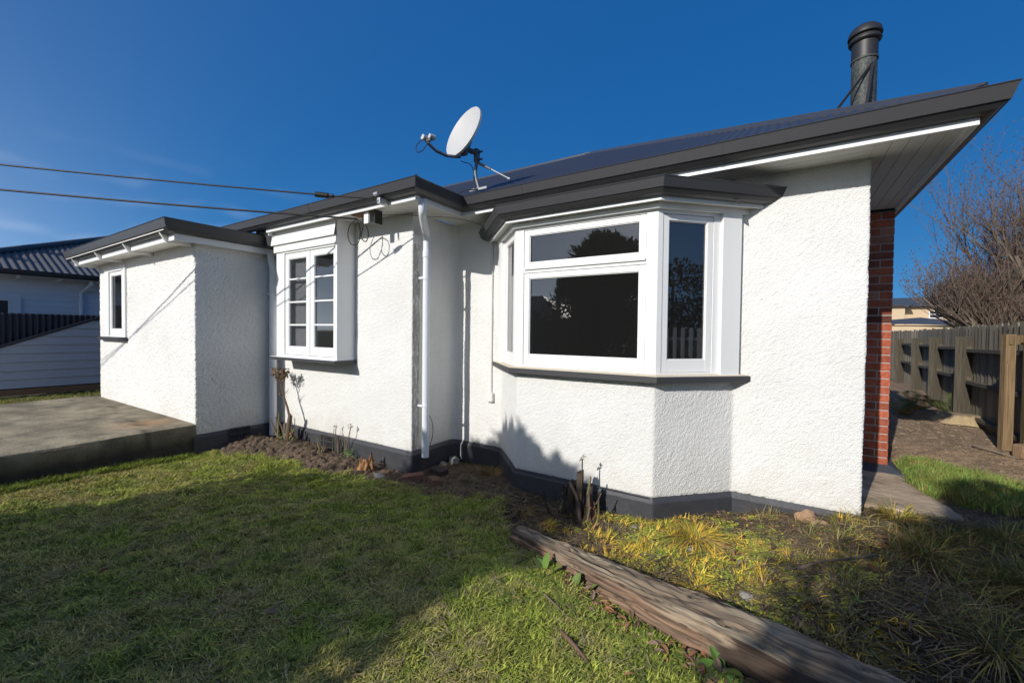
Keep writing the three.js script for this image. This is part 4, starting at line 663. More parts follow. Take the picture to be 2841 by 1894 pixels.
// ---------------------------------------------------------------- garden plants
// stems: list of [points, r0]; tapered polyline tubes with colour
function limbGeo(pts, r0, r1, sides, col) {
  const P = pts.map((p) => V(...p)), rows = [], up = V(0.3, 1, 0.2).normalize(); let t0 = V();
  P.forEach((p, i) => { const d = P[Math.min(i + 1, P.length - 1)].clone().sub(P[Math.max(i - 1, 0)]).normalize(), a = V().crossVectors(d, Math.abs(d.dot(up)) > 0.95 ? V(1, 0, 0) : up).normalize(), b = V().crossVectors(d, a), r = mix(r0, r1, i / (P.length - 1)), row = []; for (let k = 0; k <= sides; k++) { const q = k / sides * TAU; const v = p.clone().addScaledVector(a, Math.cos(q) * r).addScaledVector(b, Math.sin(q) * r); row.push([v.x, v.y, v.z, k / sides * 0.3, i * 0.2]); } rows.push(row); });
  rows.push(rows[rows.length - 1].map(() => [P[P.length - 1].x, P[P.length - 1].y, P[P.length - 1].z]));
  const g = grid(rows); return colour(g, (x, y, z, i) => { const k = 0.75 + 0.5 * Math.abs(noise(x * 40, y * 25, z * 40)); return col.map((v) => v * k); });
}
const CANE = [0.17, 0.105, 0.065], GREENCANE = [0.20, 0.19, 0.06], OLDWOOD = [0.16, 0.12, 0.09], DARKWOOD = [0.055, 0.040, 0.030];
function leafCluster(r, at, n, rad, size, cols) { const s = new Strips(); for (let i = 0; i < n; i++) { const d = V(r() - 0.5, r() - 0.3, r() - 0.5).normalize(), p = V(...at).addScaledVector(d, rad * Math.cbrt(r())), q = V(r() - 0.5, r() - 0.5, r() - 0.5).normalize(), sd = V().crossVectors(q, V(0, 1, 0.1)).normalize(); s.leaf(p.toArray(), q.toArray(), sd.toArray(), size * (0.6 + 0.8 * r()), size * 0.6, cols[Math.floor(r() * cols.length)], 0.3, 3); } return s; }
{
  const y = (x, z) => groundY(x, z) - 0.02, r = rng(301);
  const t = thing('rose_bush', 'pruned rose bush with one tall leafy cane beside the porch downpipe', 'rose bush', [-5.87, y(-5.87, 0.95), 0.95]);
  part('trunk', [limbGeo([[0, 0, 0], [0.0, 0.10, 0], [0.03, 0.2, 0], [0.05, 0.30, 0.0], [0.07, 0.37, 0]], 0.038, 0.03, 8, OLDWOOD), limbGeo([[0.05, 0.27, 0], [0.085, 0.36, 0.01], [0.09, 0.40, 0.01]], 0.022, 0.012, 6, OLDWOOD), limbGeo([[-0.03, 0, 0], [-0.06, 0.14, 0], [-0.055, 0.25, 0]], 0.032, 0.024, 7, OLDWOOD)], M.bark, t);
  part('stem', [limbGeo([[0.055, 0.34, 0], [0.0, 0.47, 0], [-0.09, 0.62, 0], [-0.14, 0.74, 0], [-0.20, 0.86, 0]], 0.017, 0.011, 7, CANE), limbGeo([[-0.14, 0.75, 0], [-0.08, 0.86, 0.01], [-0.06, 0.92, 0]], 0.006, 0.003, 5, CANE), limbGeo([[-0.10, 0.65, 0], [-0.02, 0.70, 0], [0.03, 0.745, 0]], 0.005, 0.003, 5, CANE), limbGeo([[-0.20, 0.84, 0], [-0.27, 0.9, 0], [-0.31, 0.97, 0.02]], 0.006, 0.003, 5, CANE)], M.bark, t);
  const canes = [[[-0.22, 0, 0], [-0.30, 0.12, 0.02], [-0.40, 0.28, 0.03]], [[-0.2, 0, 0], [-0.25, 0.14, 0], [-0.30, 0.31, 0]], [[-0.22, 0.0, 0.02], [-0.24, 0.2, 0.0], [-0.22, 0.38, 0]], [[0.1, 0.0, 0], [0.13, 0.12, 0], [0.10, 0.22, 0]], [[-0.12, 0, -0.03], [-0.2, 0.16, -0.03], [-0.24, 0.28, 0]], [[0.06, 0, 0.02], [0.14, 0.13, 0.02], [0.17, 0.2, 0]]];
  canes.forEach((c, i) => part('stem', limbGeo(c, 0.018 - 0.002 * (i % 3), 0.011, 6, i % 3 === 2 ? GREENCANE : OLDWOOD), M.bark, t));
  const lc = [[0.14, 0.075, 0.035], [0.17, 0.11, 0.045], [0.12, 0.10, 0.035], [0.20, 0.10, 0.06]];
  part('leaf_cluster', leafCluster(r, [-0.18, 0.90, 0], 60, 0.10, 0.05, lc).geo(), M.plant, t); part('leaf_cluster', leafCluster(r, [-0.05, 0.95, 0], 40, 0.075, 0.048, lc).geo(), M.plant, t); part('leaf_cluster', leafCluster(r, [-0.29, 0.96, 0], 44, 0.08, 0.046, lc).geo(), M.plant, t); part('leaf_cluster', leafCluster(r, [-0.11, 0.66, 0], 12, 0.05, 0.034, lc).geo(), M.plant, t); part('leaf_cluster', leafCluster(r, [0.16, 0.10, 0.05], 22, 0.07, 0.04, [[0.24, 0.11, 0.05], [0.12, 0.12, 0.04]]).geo(), M.plant, t);
  part('weed_tuft', leafCluster(r, [0.02, 0.04, 0.1], 60, 0.16, 0.03, [[0.12, 0.15, 0.03], [0.17, 0.19, 0.04]]).geo(), M.plant, t);
  const stick = (name, label, x, z, list) => { const q = thing(name, label, 'rose stump', [x, y(x, z), z]); list.forEach(([p, a, c]) => part('stem', limbGeo(p, a * 0.75, a * 0.5, 6, c), M.bark, q)); return q; };
  stick('rose_stump', 'pair of pale forked canes cut short in the soil bed', -5.05, 0.98, [[[[0, 0, 0], [-0.05, 0.12, 0], [-0.07, 0.23, 0]], 0.010, GREENCANE], [[[0.02, 0, 0], [0.08, 0.11, 0], [0.075, 0.27, 0]], 0.012, [0.22, 0.17, 0.10]], [[[0.04, 0.05, 0], [0.13, 0.14, 0], [0.14, 0.3, 0.0]], 0.006, CANE]]);
  const s2 = stick('rose_stump', 'pruned rose with thin upright shoots near the plinth below the boxed window', -4.88, 0.83, [[[[0, 0, 0], [0, 0.16, 0], [-0.01, 0.26, 0]], 0.022, OLDWOOD], [[[-0.12, 0, 0], [-0.11, 0.2, 0], [-0.09, 0.34, 0]], 0.009, GREENCANE], [[[-0.02, 0.1, 0], [-0.06, 0.26, 0], [-0.05, 0.38, 0]], 0.009, CANE], [[[0.12, 0, 0], [0.18, 0.16, 0], [0.26, 0.42, 0]], 0.012, [0.24, 0.17, 0.10]], [[[0.12, 0, 0], [0.14, 0.18, 0], [0.10, 0.30, 0]], 0.008, GREENCANE], [[[0.02, 0.05, 0], [0.09, 0.15, 0], [0.1, 0.24, 0]], 0.010, CANE]]);
  part('leaf_cluster', leafCluster(r, [0.26, 0.42, 0], 8, 0.025, 0.03, lc).geo(), M.plant, s2); part('leaf_cluster', leafCluster(r, [-0.05, 0.38, 0], 7, 0.025, 0.028, lc).geo(), M.plant, s2); part('weed_tuft', leafCluster(r, [0.26, 0.03, 0.04], 60, 0.11, 0.03, [[0.08, 0.14, 0.03], [0.11, 0.19, 0.04]]).geo(), M.plant, s2);
  // torn orange stump
  const st = thing('tree_stump', 'torn orange brown stump with ragged roots near the house corner', 'tree stump', [-4.18, y(-4.18, 0.95), 0.95]);
  const rows = []; for (let j = 0; j <= 12; j++) { const row = []; for (let k = 0; k <= 30; k++) { const a = k / 30 * TAU, h = j / 12, q = 0.075 * (1.25 - 0.45 * h) * (1 + 0.35 * noise(Math.cos(a) * 2.2, Math.sin(a) * 2.2, h * 1.4)), top = 0.10 + 0.10 * noise(Math.cos(a) * 1.8 + 4, Math.sin(a) * 1.8, 1) + 0.09 * Math.max(0, Math.cos(a)); row.push([Math.cos(a) * q + 0.05 * h * Math.max(0, Math.cos(a)), h * top, Math.sin(a) * q, k / 30, h]); } rows.push(row); } rows.push(rows[12].map(() => [0.01, 0.05, 0]));
  part('wood', colour(grid(rows), (x, yy, z) => { const n = clamp(0.5 + fbm(x * 30, yy * 8, z * 30, 3)); return [mix(0.16, 0.48, n), mix(0.08, 0.24, n), mix(0.04, 0.10, n)]; }), M.bark, st);
  const fib = new Strips(); for (let i = 0; i < 60; i++) { const a = r() * TAU; fib.blade([Math.cos(a) * 0.09, 0.02 + 0.08 * r(), Math.sin(a) * 0.09], [Math.cos(a), Math.sin(a)], 1.1, 0.06 + 0.1 * r(), 0.004, [0.24, 0.14, 0.08], [0.3, 0.19, 0.11], 3, 1.6); } part('root_fibre', fib.geo(), M.plant, st);
  // big dark stump with regrowth before the bay
  const z0 = 0.80, x0 = -1.47, bs = thing('tree_stump', 'tall dark cut stump with thin shoots standing before the bay', 'tree stump', [x0, y(x0, z0), z0]);
  const trunk = (px, pz, h, q, c) => { const rs = []; for (let j = 0; j <= 8; j++) rs.push(Array.from({ length: 17 }, (_, k) => { const a = k / 16 * TAU, rr = q * (1.2 - 0.3 * j / 8) * (1 + 0.3 * noise(Math.cos(a) * 2 + px * 9, Math.sin(a) * 2, j * 0.2)); return [px + Math.cos(a) * rr, j / 8 * h + (j === 8 ? 0.02 * noise(k, 1, 1) : 0), pz + Math.sin(a) * rr, k * 0.06, j * 0.1]; })); rs.push(rs[8].map(([, yy]) => [px, yy - 0.01, pz])); part('trunk', colour(grid(rs), (x, yy, z) => { const k = 0.6 + 0.9 * Math.abs(noise(x * 30, yy * 9, z * 30)); return c.map((v) => v * k); }), M.bark, bs); };
  trunk(-0.08, -0.02, 0.33, 0.045, DARKWOOD); trunk(0.0, 0.0, 0.44, 0.030, [0.085, 0.065, 0.05]); trunk(0.09, 0.0, 0.34, 0.028, [0.10, 0.08, 0.06]); trunk(-0.15, -0.03, 0.26, 0.03, DARKWOOD);
  [[[[0.02, 0.2, 0.03], [0.03, 0.42, 0.03], [0.03, 0.56, 0.03]], 0.009, [0.11, 0.085, 0.05]], [[[0.08, 0.26, 0.02], [0.10, 0.36, 0.02], [0.105, 0.42, 0.02]], 0.010, GREENCANE], [[[0.03, 0.0, 0.06], [0.015, 0.16, 0.06], [-0.01, 0.24, 0.05], [-0.08, 0.35, 0.05]], 0.020, [0.13, 0.09, 0.07]], [[[0.12, 0, 0.05], [0.11, 0.14, 0.05], [0.10, 0.28, 0.04]], 0.013, [0.20, 0.12, 0.08]], [[[0.10, 0.02, 0.07], [0.12, 0.16, 0.07], [0.18, 0.22, 0.06], [0.215, 0.31, 0.05]], 0.009, [0.22, 0.15, 0.09]], [[[0.17, 0, 0.06], [0.20, 0.12, 0.06], [0.195, 0.25, 0.06]], 0.010, GREENCANE], [[[-0.24, -0.02, 0.06], [-0.31, 0.1, 0.06], [-0.33, 0.22, 0.06]], 0.013, DARKWOOD], [[[-0.18, 0, 0.04], [-0.22, 0.18, 0.04], [-0.26, 0.27, 0.03]], 0.006, DARKWOOD], [[[0.1, 0, 0.04], [0.16, 0.1, 0.02], [0.13, 0.2, 0.0]], 0.007, CANE]].forEach(([p, a, c]) => part('shoot', limbGeo(p, a, a * 0.65, 6, c), M.bark, bs));
  part('leaf_cluster', leafCluster(r, [0.03, 0.57, 0.03], 9, 0.022, 0.03, [[0.13, 0.12, 0.03]]).geo(), M.plant, bs); part('leaf_cluster', leafCluster(r, [-0.16, 0.10, 0.06], 70, 0.13, 0.022, [[0.05, 0.055, 0.02], [0.08, 0.085, 0.03], [0.06, 0.045, 0.025]]).geo(), M.plant, bs);

  // arching strappy clumps
  const clump = (label, x, z, n, h, lean, cols, seed, w = 0.010) => {
    const q = rng(seed), c = thing('grass_clump', label, 'plant clump', [x, groundY(x, z) - 0.01, z]), green2 = new Strips(), dead = new Strips();
    n = Math.round(n * 2.0); w *= 0.62; h *= 0.82; for (let i = 0; i < n; i++) { const a = q() * TAU, rr = Math.sqrt(q()) * h * 0.42, d = a + (q() - 0.5), col = cols[Math.floor(q() * cols.length)]; green2.blade([Math.cos(a) * rr, 0, Math.sin(a) * rr], [Math.cos(d), Math.sin(d)], lean * (0.35 + 1.25 * q()), h * (0.45 + 0.75 * q()), w * (0.6 + 0.7 * q()), col, col.map((v, k) => v * [1.25, 1.05, 0.8][k]), 5, 1.0 + 0.5 * q()); }
    for (let i = 0; i < n * 0.5; i++) { const a = q() * TAU, rr = h * 0.3 * Math.sqrt(q()); dead.blade([Math.cos(a) * rr, 0.01, Math.sin(a) * rr], [Math.cos(a), Math.sin(a)], 1.35, h * (0.5 + 0.5 * q()), w * 0.6, [0.20, 0.14, 0.075], [0.26, 0.18, 0.1], 4, 1.35); }
    part('blades', green2.geo(), M.plant, c); part('dead_blades', dead.geo(), M.plant, c); return c;
  };
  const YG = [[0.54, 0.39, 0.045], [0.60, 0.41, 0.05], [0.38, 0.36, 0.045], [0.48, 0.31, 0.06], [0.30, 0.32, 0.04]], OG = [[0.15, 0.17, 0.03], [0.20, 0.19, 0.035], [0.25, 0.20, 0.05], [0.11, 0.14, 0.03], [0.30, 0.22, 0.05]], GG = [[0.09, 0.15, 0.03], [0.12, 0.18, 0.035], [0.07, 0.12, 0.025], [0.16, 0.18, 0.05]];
  clump('large yellow grassy clump in front of the bay corner', -0.52, 0.82, 170, 0.24, 1.25, YG, 401);
  clump('yellow tuft close behind the middle of the log', -0.42, 1.38, 40, 0.17, 0.9, YG, 402, 0.011);
  clump('small yellowing tuft between the log and the dark stump', -0.92, 1.22, 26, 0.14, 0.9, YG, 403, 0.008);
  clump('rust coloured low tuft left of the log end beside the dark stump', -1.95, 0.95, 60, 0.12, 1.0, [[0.26, 0.17, 0.04], [0.20, 0.15, 0.05], [0.30, 0.20, 0.05]], 404, 0.006);
  clump('orange dry tuft in the corner between the house step and the bay', -2.78, 0.32, 90, 0.20, 0.9, [[0.32, 0.18, 0.05], [0.26, 0.18, 0.06], [0.16, 0.15, 0.04]], 405, 0.007);
  clump('green tuft on the soil in front of the two loose bricks', -2.85, 0.62, 70, 0.12, 0.7, GG, 406, 0.006);
  clump('thin yellow tuft against the house wall near its right corner', 0.42, 0.10, 22, 0.17, 0.7, YG, 407, 0.010);
  clump('bright yellow green clump leaning over the concrete footing', 0.80, -0.14, 110, 0.26, 0.9, [[0.38, 0.33, 0.04], [0.28, 0.28, 0.04], [0.34, 0.24, 0.06], [0.2, 0.2, 0.04]], 408, 0.011);
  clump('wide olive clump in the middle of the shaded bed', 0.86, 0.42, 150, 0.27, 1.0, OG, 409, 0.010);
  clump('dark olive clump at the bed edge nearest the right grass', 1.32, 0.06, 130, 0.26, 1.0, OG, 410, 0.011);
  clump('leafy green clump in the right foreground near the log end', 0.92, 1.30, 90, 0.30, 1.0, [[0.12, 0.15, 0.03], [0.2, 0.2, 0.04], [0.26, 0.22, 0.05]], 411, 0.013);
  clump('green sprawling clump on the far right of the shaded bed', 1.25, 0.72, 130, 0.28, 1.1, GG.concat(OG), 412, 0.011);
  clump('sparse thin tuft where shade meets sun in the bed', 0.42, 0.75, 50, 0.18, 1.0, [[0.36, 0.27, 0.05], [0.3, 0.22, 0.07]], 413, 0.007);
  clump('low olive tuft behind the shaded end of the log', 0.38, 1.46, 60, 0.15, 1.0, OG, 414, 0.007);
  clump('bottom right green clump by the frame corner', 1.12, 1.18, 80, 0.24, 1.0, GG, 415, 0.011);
  clump('limp green clump between the two olive clumps of the bed', 1.02, 0.20, 80, 0.22, 1.1, OG, 416, 0.009);
  // dock plants with broad leaves along the log
  const dock = (label, x, z, list, seed) => { const q = rng(seed), d = thing('dock_plant', label, 'weed', [x, groundY(x, z), z]); list.forEach(([a, el, len, w, c, ox = 0, oz = 0]) => { const s = new Strips(), dv = V(Math.cos(a) * Math.cos(el), Math.sin(el), Math.sin(a) * Math.cos(el)); s.leaf([ox, 0.012, oz], dv.toArray(), [-Math.sin(a), 0.25 * (q() - 0.5), Math.cos(a)], len * 0.8, w * 0.85, c.map((v) => v * (0.75 + 0.5 * q())), 0.15 + 0.3 * q(), 7); part('leaf', s.geo(), M.plant, d); }); return d; };
  const G1 = [0.085, 0.14, 0.025], G2 = [0.12, 0.185, 0.03], Y1 = [0.38, 0.30, 0.05], R1 = [0.42, 0.11, 0.05];
  dock('broad leaved weed at the left end of the log', -1.36, 1.66, [[-2.6, 0.5, 0.14, 0.05, G1], [-1.6, 1.2, 0.15, 0.06, G2], [-0.3, 0.9, 0.12, 0.07, G2, 0.06, 0], [2.6, 0.4, 0.13, 0.05, G1], [0.6, 0.4, 0.10, 0.05, Y1], [3.4, 0.3, 0.12, 0.045, G1]], 1);
  dock('round leaved weed against the log front, left of its middle', -1.10, 1.72, [[-1.2, 1.2, 0.11, 0.075, G2], [0.5, 0.7, 0.10, 0.06, G1], [2.2, 0.4, 0.09, 0.05, G1], [-0.2, 0.9, 0.10, 0.07, G2, 0.09, -0.02], [1.2, 0.3, 0.09, 0.045, Y1]], 2);
  dock('glossy dock with four big green leaves by the shaded log front', -0.20, 1.98, [[2.9, 0.25, 0.16, 0.08, G2], [2.0, 0.35, 0.15, 0.075, G2], [1.2, 0.4, 0.13, 0.07, G1], [-2.4, 0.7, 0.14, 0.07, G1], [0.3, 0.5, 0.12, 0.06, G2]], 3);
  dock('large dock leaf plant with a red leaf in front of the log', -0.05, 2.07, [[2.5, 0.4, 0.15, 0.11, G2], [0.6, 0.3, 0.13, 0.07, G1], [-0.4, 0.35, 0.09, 0.04, R1], [1.4, 0.3, 0.15, 0.07, G1], [0.1, 0.2, 0.16, 0.06, G2]], 4);
  const tall2 = (label, x, z, seed) => { const q = rng(seed), b = thing('fern', label, 'fern', [x, groundY(x, z), z]); const frond = (a, len, el, c) => { const s = new Strips(), d = V(Math.cos(a) * Math.cos(el), Math.sin(el), Math.sin(a) * Math.cos(el)), sd = V(-Math.sin(a), 0, Math.cos(a)); for (let i = 1; i < 18; i++) { const t = i / 18, p = d.clone().multiplyScalar(len * t); p.y -= 0.35 * len * t * t; const l = len * 0.26 * Math.sin(Math.PI * (0.15 + 0.85 * t)) + 0.01; for (const k of [-1, 1]) s.leaf(p.toArray(), sd.clone().multiplyScalar(k).addScaledVector(d, 0.5).normalize().toArray(), d.toArray(), l, 0.013, c, 0.1, 2); } return s.geo(); };
    for (let i = 0; i < 9; i++) part('frond', frond(q() * TAU, 0.4 + 0.35 * q(), 0.5 + 0.7 * q(), q() < 0.55 ? [0.22, 0.15, 0.05] : [0.10, 0.13, 0.03]), M.plant, b); return b; };
  tall2('brown fern in the shade beside the far end of the chimney side', 1.75, -5.2, 501); tall2('yellowing fern at the foot of the paling fence', 2.42, -5.75, 502); tall2('low fern between the other two by the fence', 2.05, -5.9, 503);

  // stones, loose bricks, clay lumps, sticks
  mat('stone', [0.27, 0.255, 0.235], 0.95, { bumpMap: grainTex, bumpScale: 0.012 }); mat('clay', [0.34, 0.21, 0.125], 0.97, { bumpMap: grainTex, bumpScale: 0.012 }); mat('shell', [0.6, 0.58, 0.54], 0.8);
  const stone = (label, x, z, rad, sc, seed, m = M.stone, cat = 'stone', up = 0.35) => { const g = lump(seed, rad, ...sc, 0.45, 3); const o = part('stone', g, m); o.position.set(x, groundY(x, z) + rad * sc[1] * up, z); return tag(o, label, cat); };
  stone('rough grey rock in the dark inner corner by the plinth', -3.50, 0.12, 0.075, [1, 0.95, 0.9], 1);
  stone('small grey stone left of the rough rock in the inner corner', -3.56, 0.27, 0.05, [1.1, 0.7, 0.9], 2);
  stone('grey stone sitting in the sun behind the log middle', -0.14, 1.34, 0.038, [1.2, 0.8, 1], 3); stone('round pale stone among the yellow clump blades', -0.52, 1.0, 0.028, [1.1, 0.8, 1], 4); stone('flat brown pebble in the green weeds behind the log', -0.22, 0.98, 0.022, [1.2, 0.6, 1], 5); stone('small tan pebble near the bay plinth corner', -0.98, 0.82, 0.026, [1, 1, 0.8], 6); stone('white chip of stone near the log shade edge', 0.06, 1.0, 0.020, [1.3, 0.5, 0.8], 7, M.shell);
  stone('pale grey stone half buried in the soil bed by the house corner', -3.86, 1.02, 0.055, [1.5, 0.6, 0.8], 8);
  const sp = thing('clay_lump', 'pair of brown clay lumps by the wall near the right corner', 'clay lump', [0.24, groundY(0.24, 0.14), 0.14]); const l1 = lump(11, 0.075, 1, 0.85, 0.6, 0.5, 3), l2 = lump(12, 0.06, 1.2, 0.7, 0.7, 0.4, 3); l1.translate(-0.03, 0.045, -0.01); l2.translate(0.06, 0.03, 0.05); part('lump', l1, M.clay, sp); part('lump', l2, M.clay, sp);
  const lb = (label, x, z, turn, tilt, c, h = 0.07) => { const g = bx(-0.115, 0.115, 0, h, -0.055, 0.055, 0.006); colour(g, (a, b, d) => { const k = 0.75 + 0.5 * Math.abs(noise(a * 30, b * 30, d * 30)); return c.map((v) => v * k); }); const o = part('loose_brick', g, M.brick); o.position.set(x, groundY(x, z) - 0.01, z); o.rotation.set(tilt, turn, 0.04); return tag(o, label, 'brick'); };
  lb('loose red brick lying flat under the white downpipe', -3.47, 0.86, 0.75, 0.05, [0.22, 0.105, 0.075]); lb('loose brick on edge right of the flat one below the downpipe', -3.20, 0.80, -0.55, -0.08, [0.19, 0.10, 0.06]); lb('dark loose brick farthest back at the downpipe foot', -3.36, 0.55, -0.2, 0.1, [0.06, 0.045, 0.04]);
  const stickO = (name, label, pts, a, c) => { const q = pts.map(([x, z, h]) => [x, groundY(x, z) + h, z]); return tag(part(name, limbGeo(q, a, a * 0.6, 7, c), M.bark), label, 'stick'); };
  stickO('stick', 'thick brown stick lying on the sunlit lawn', [[-0.99, 2.16, 0.02], [-0.89, 2.22, 0.025], [-0.78, 2.28, 0.02]], 0.013, [0.22, 0.13, 0.085]);
  stickO('stick', 'slim grey forked twig on the lawn left of the thick stick', [[-1.22, 1.93, 0.03], [-1.1, 1.99, 0.03], [-0.98, 2.05, 0.025]], 0.005, [0.26, 0.2, 0.14]);
  stickO('stick', 'long bare branch lying across the bed from sun into shade', [[-0.05, 1.02, 0.02], [0.12, 1.0, 0.035], [0.24, 0.92, 0.05], [0.42, 0.83, 0.07], [0.56, 0.70, 0.08]], 0.010, [0.20, 0.15, 0.11]);
  stickO('stick', 'dark twig above the long branch in the bed', [[0.18, 0.52, 0.03], [0.32, 0.5, 0.04], [0.5, 0.42, 0.05]], 0.010, [0.10, 0.075, 0.055]);
  stickO('stick', 'bent stick in the shaded bed below the olive clump', [[0.62, 1.18, 0.02], [0.70, 1.10, 0.04], [0.73, 1.0, 0.06], [0.76, 0.95, 0.05]], 0.009, [0.17, 0.13, 0.10]);
  stickO('stick', 'orange broken stick beside the dock leaves', [[-0.36, 1.98, 0.02], [-0.28, 2.0, 0.025], [-0.22, 2.02, 0.02]], 0.007, [0.30, 0.14, 0.08]);
  stickO('stick', 'pale twig on the chip ground by the leaning fence post', [[1.95, -2.9, 0.03], [2.05, -2.7, 0.03], [2.2, -2.5, 0.02]], 0.012, [0.30, 0.24, 0.18]);
}

// ---------------------------------------------------------------- paling fence on the right
{
  mat('paling', [1, 1, 1], 0.95, { bumpMap: woodTex, bumpScale: 0.006, map: tint([0.5, 0.48, 0.44], [1.15, 1.12, 1.08], (u, v) => 0.5 + 0.9 * fbm(Math.cos(u * TAU) * 7, Math.sin(u * TAU) * 7, v * 1.5, 4)) });
  const wood = [[0.26, 0.23, 0.18], [0.32, 0.285, 0.225], [0.20, 0.18, 0.145], [0.27, 0.24, 0.18]].map((c) => { const m = M.paling.clone(); m.color.setRGB(...c); return m; });
  const mossWood = M.paling.clone(); mossWood.color.setRGB(0.125, 0.107, 0.078); const newWood = M.paling.clone(); newWood.color.setRGB(0.27, 0.185, 0.10); const yellowWood = M.paling.clone(); yellowWood.color.setRGB(0.17, 0.13, 0.055);
  const f = thing('paling_fence', 'old grey timber paling fence with heavy posts and rails on the right', 'fence');
  const r = rng(61), X = (z) => mix(2.34, 3.0, clamp((-2.4 - z) / 8.5)), ang = Math.atan2(0.66, 8.5);
  const G = [0.075, 0.088, 0.10].map((w, i) => { const g = new THREE.BoxGeometry(w, 1.52 + 0.03 * i, 0.016, 1, 1, 1); g.translate(0, 0.76, 0); return muv(g); });
  for (let z = -2.0, i = 0; z > -15.5; z -= 0.098, i++) { const p = part('paling', G[i % 3], wood[Math.floor(r() * 4)], f); p.position.set(X(z) + 0.055 + (i % 2) * 0.012, 0.245 + 0.03 * (r() - 0.5), z); p.rotation.set((r() - 0.5) * 0.02, Math.PI / 2 + ang, (r() - 0.5) * 0.025); }
  const posts = [[-5.5, 1.62, 0.10, 0], [-7.75, 1.60, 0.10, 0], [-10.0, 1.58, 0.10, 0.02], [-12.2, 1.55, 0.1, 0.03]];
  for (const [z, top, w, lean] of posts) { const g = bx(-w, w, -0.3, top - 0.28, -0.05, 0.05, 0.008); const p = part('post', g, mossWood, f); p.position.set(X(z) - 0.06, 0.28, z); p.rotation.set(0, Math.PI / 2 - 0.9, lean); }
  const A = posts.map(([z]) => z); A.unshift(-2.95);
  for (let i = 0; i < A.length - 1; i++) for (const y of [1.36, 0.86, 0.34]) { if (y < 0.5 && i > 0) continue; const z0 = A[i] + 0.05, z1 = A[i + 1] - 0.05, dy = y > 1 ? 0.02 : 0.03; part('rail', muv(bar([X(z0) + 0.002, y + dy + 0.05, z0], [X(z1) + 0.002, y - dy + 0.05, z1], 0.085, 0.06)), mossWood, f); }
  const np = part('new_post', [bx(-0.045, 0.045, -0.35, 1.34, -0.045, 0.045, 0.004)], newWood, f); np.position.set(2.235, 0.31, -2.98); np.rotation.y = 0.2; np.userData.label = 'new pale timber post';
  const np2 = part('new_post', [bx(-0.05, 0.05, -0.35, 1.34, -0.05, 0.05, 0.006)], yellowWood, f); np2.position.set(2.35, 0.30, -2.78); np2.userData.label = 'yellow lichen covered post at the frame edge';
  const br = part('rail', [bx(-0.02, 0.16, 1.22, 1.33, -0.02, 0.02, 0.004)], newWood, f); br.position.set(2.235, 0.31, -2.94); br.rotation.y = 0.6;
  const lw = thing('firewood_log', 'short cut log lying at the foot of the yellowish fence post', 'log', [2.33, groundY(2.33, -2.66) + 0.07, -2.66], 0.5);
  mat('cutLog', [0.26, 0.165, 0.095], 0.95, { bumpMap: woodTex, bumpScale: 0.01 }); part('timber', bx(-0.14, 0.2, -0.08, 0.08, -0.07, 0.07, 0.03), M.cutLog, lw);
  const ts = thing('tree_stump', 'pale freshly cut stump among chips under the third fence post', 'tree stump', [2.38, groundY(2.38, -5.0), -5.0]);
  const rs = []; for (let j = 0; j <= 5; j++) rs.push(Array.from({ length: 25 }, (_, k) => { const a = k / 24 * TAU, q = mix(0.36, 0.20, j / 5) * (1 + 0.25 * noise(Math.cos(a) * 2, Math.sin(a) * 2, 3)); return [Math.cos(a) * q, j / 5 * 0.13, Math.sin(a) * q, k / 12, j / 5]; })); rs.push(rs[5].map(() => [0, 0.14, 0]));
  mat('freshWood', [0.46, 0.34, 0.19], 0.95, { bumpMap: woodTex, bumpScale: 0.02 }); part('wood', grid(rs), M.freshWood, ts);
}

